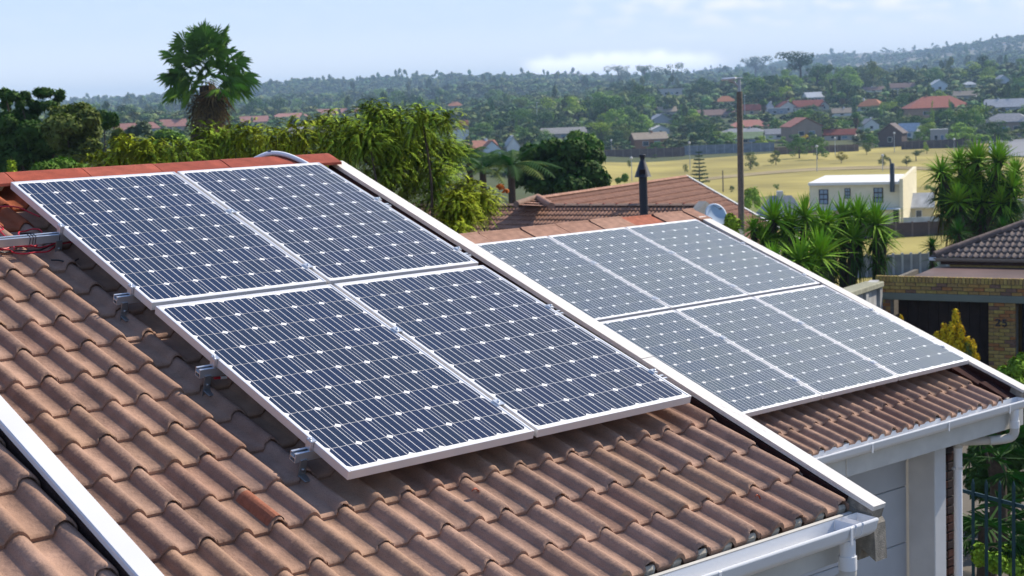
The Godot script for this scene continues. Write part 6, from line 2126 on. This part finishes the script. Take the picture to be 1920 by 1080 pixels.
func _ready():
	rng.seed = 20240
	# camera
	var cam := Camera3D.new()
	cam.name = "camera"
	add_child(cam)
	cam.transform = Transform3D(Basis(CAM_X, -CAM_D, -CAM_F), EYE).orthonormalized()
	cam.near = 0.05
	cam.far = 12000.0
	var ca := CameraAttributesPhysical.new()
	ca.frustum_focal_length = 64.066
	ca.frustum_focus_distance = 7.4
	ca.frustum_near = 0.05
	ca.frustum_far = 12000.0
	ca.exposure_aperture = 8.5
	cam.attributes = ca
	cam.fov = 21.21855
	cam.current = true
	# sky, air, exposure
	var we := WorldEnvironment.new()
	we.name = "world"
	add_child(we)
	var env := Environment.new()
	env.background_mode = Environment.BG_SKY
	env.sky = Sky.new()
	env.sky.sky_material = sky_material()
	env.background_energy_multiplier = 1.0
	env.tonemap_mode = Environment.TONE_MAPPER_LINEAR
	env.tonemap_exposure = 1.3
	env.fog_enabled = true
	env.fog_density = 0.00021
	env.fog_light_color = Color(.74, .87, 1.0)
	env.sdfgi_enabled = true
	env.ssao_enabled = true
	env.ssil_enabled = true
	we.environment = env
	# sun
	var sun := DirectionalLight3D.new()
	sun.name = "sun"
	add_child(sun)
	sun.basis = Basis.looking_at(-SUN.normalized(), Vector3.UP)
	sun.light_energy = 1.6
	sun.light_color = Color(1.0, .955, .89)
	sun.light_angular_distance = 0.5
	sun.shadow_enabled = true
	materials()
	M.mortar_dark = worn(lin(.24, .22, .19), 0.95, "blotch", 3.0, "speck", 6.0)
	M.pier = [worn(lin(.075, .035, .03), 0.9, "blotch", 4.0, "speck", 6.0), worn(lin(.10, .045, .035), 0.9, "blotch", 4.0, "speck", 6.0), worn(lin(.06, .045, .045), 0.9, "blotch", 4.0, "speck", 6.0)]
	M.brick = []
	for c in [[.50, .37, .11], [.45, .30, .10], [.56, .40, .13], [.42, .28, .11], [.46, .21, .08], [.27, .16, .11], [.52, .31, .10]]:
		M.brick.append(worn(lin(c[0], c[1], c[2]), 0.85, "blotch", 3.0, "speck", 6.0))
	M.door_brown = worn(lin(.030, .020, .018), 0.6, "blotch", 0.8)
	tree_kinds()
	M.leaf["palm_dark"] = leafmat(lin(.035, .085, .020))
	M.leaf["palm"] = leafmat(lin(.13, .25, .045))
	M.leaf["yucca"] = leafmat(lin(.20, .38, .028))
	M.leaf["yucca_dark"] = leafmat(lin(.06, .13, .028))
	M.leaf["drygreen"] = leafmat(lin(.13, .10, .04))
	build_ground()
	build_field()
	build_house()
	build_panels()
	build_cables()
	build_neighbour()
	build_house_25()
	build_lamp_pole()
	build_town()
	build_town_trees()
	build_near_plants()
	label_trees()
	build_far_forest()
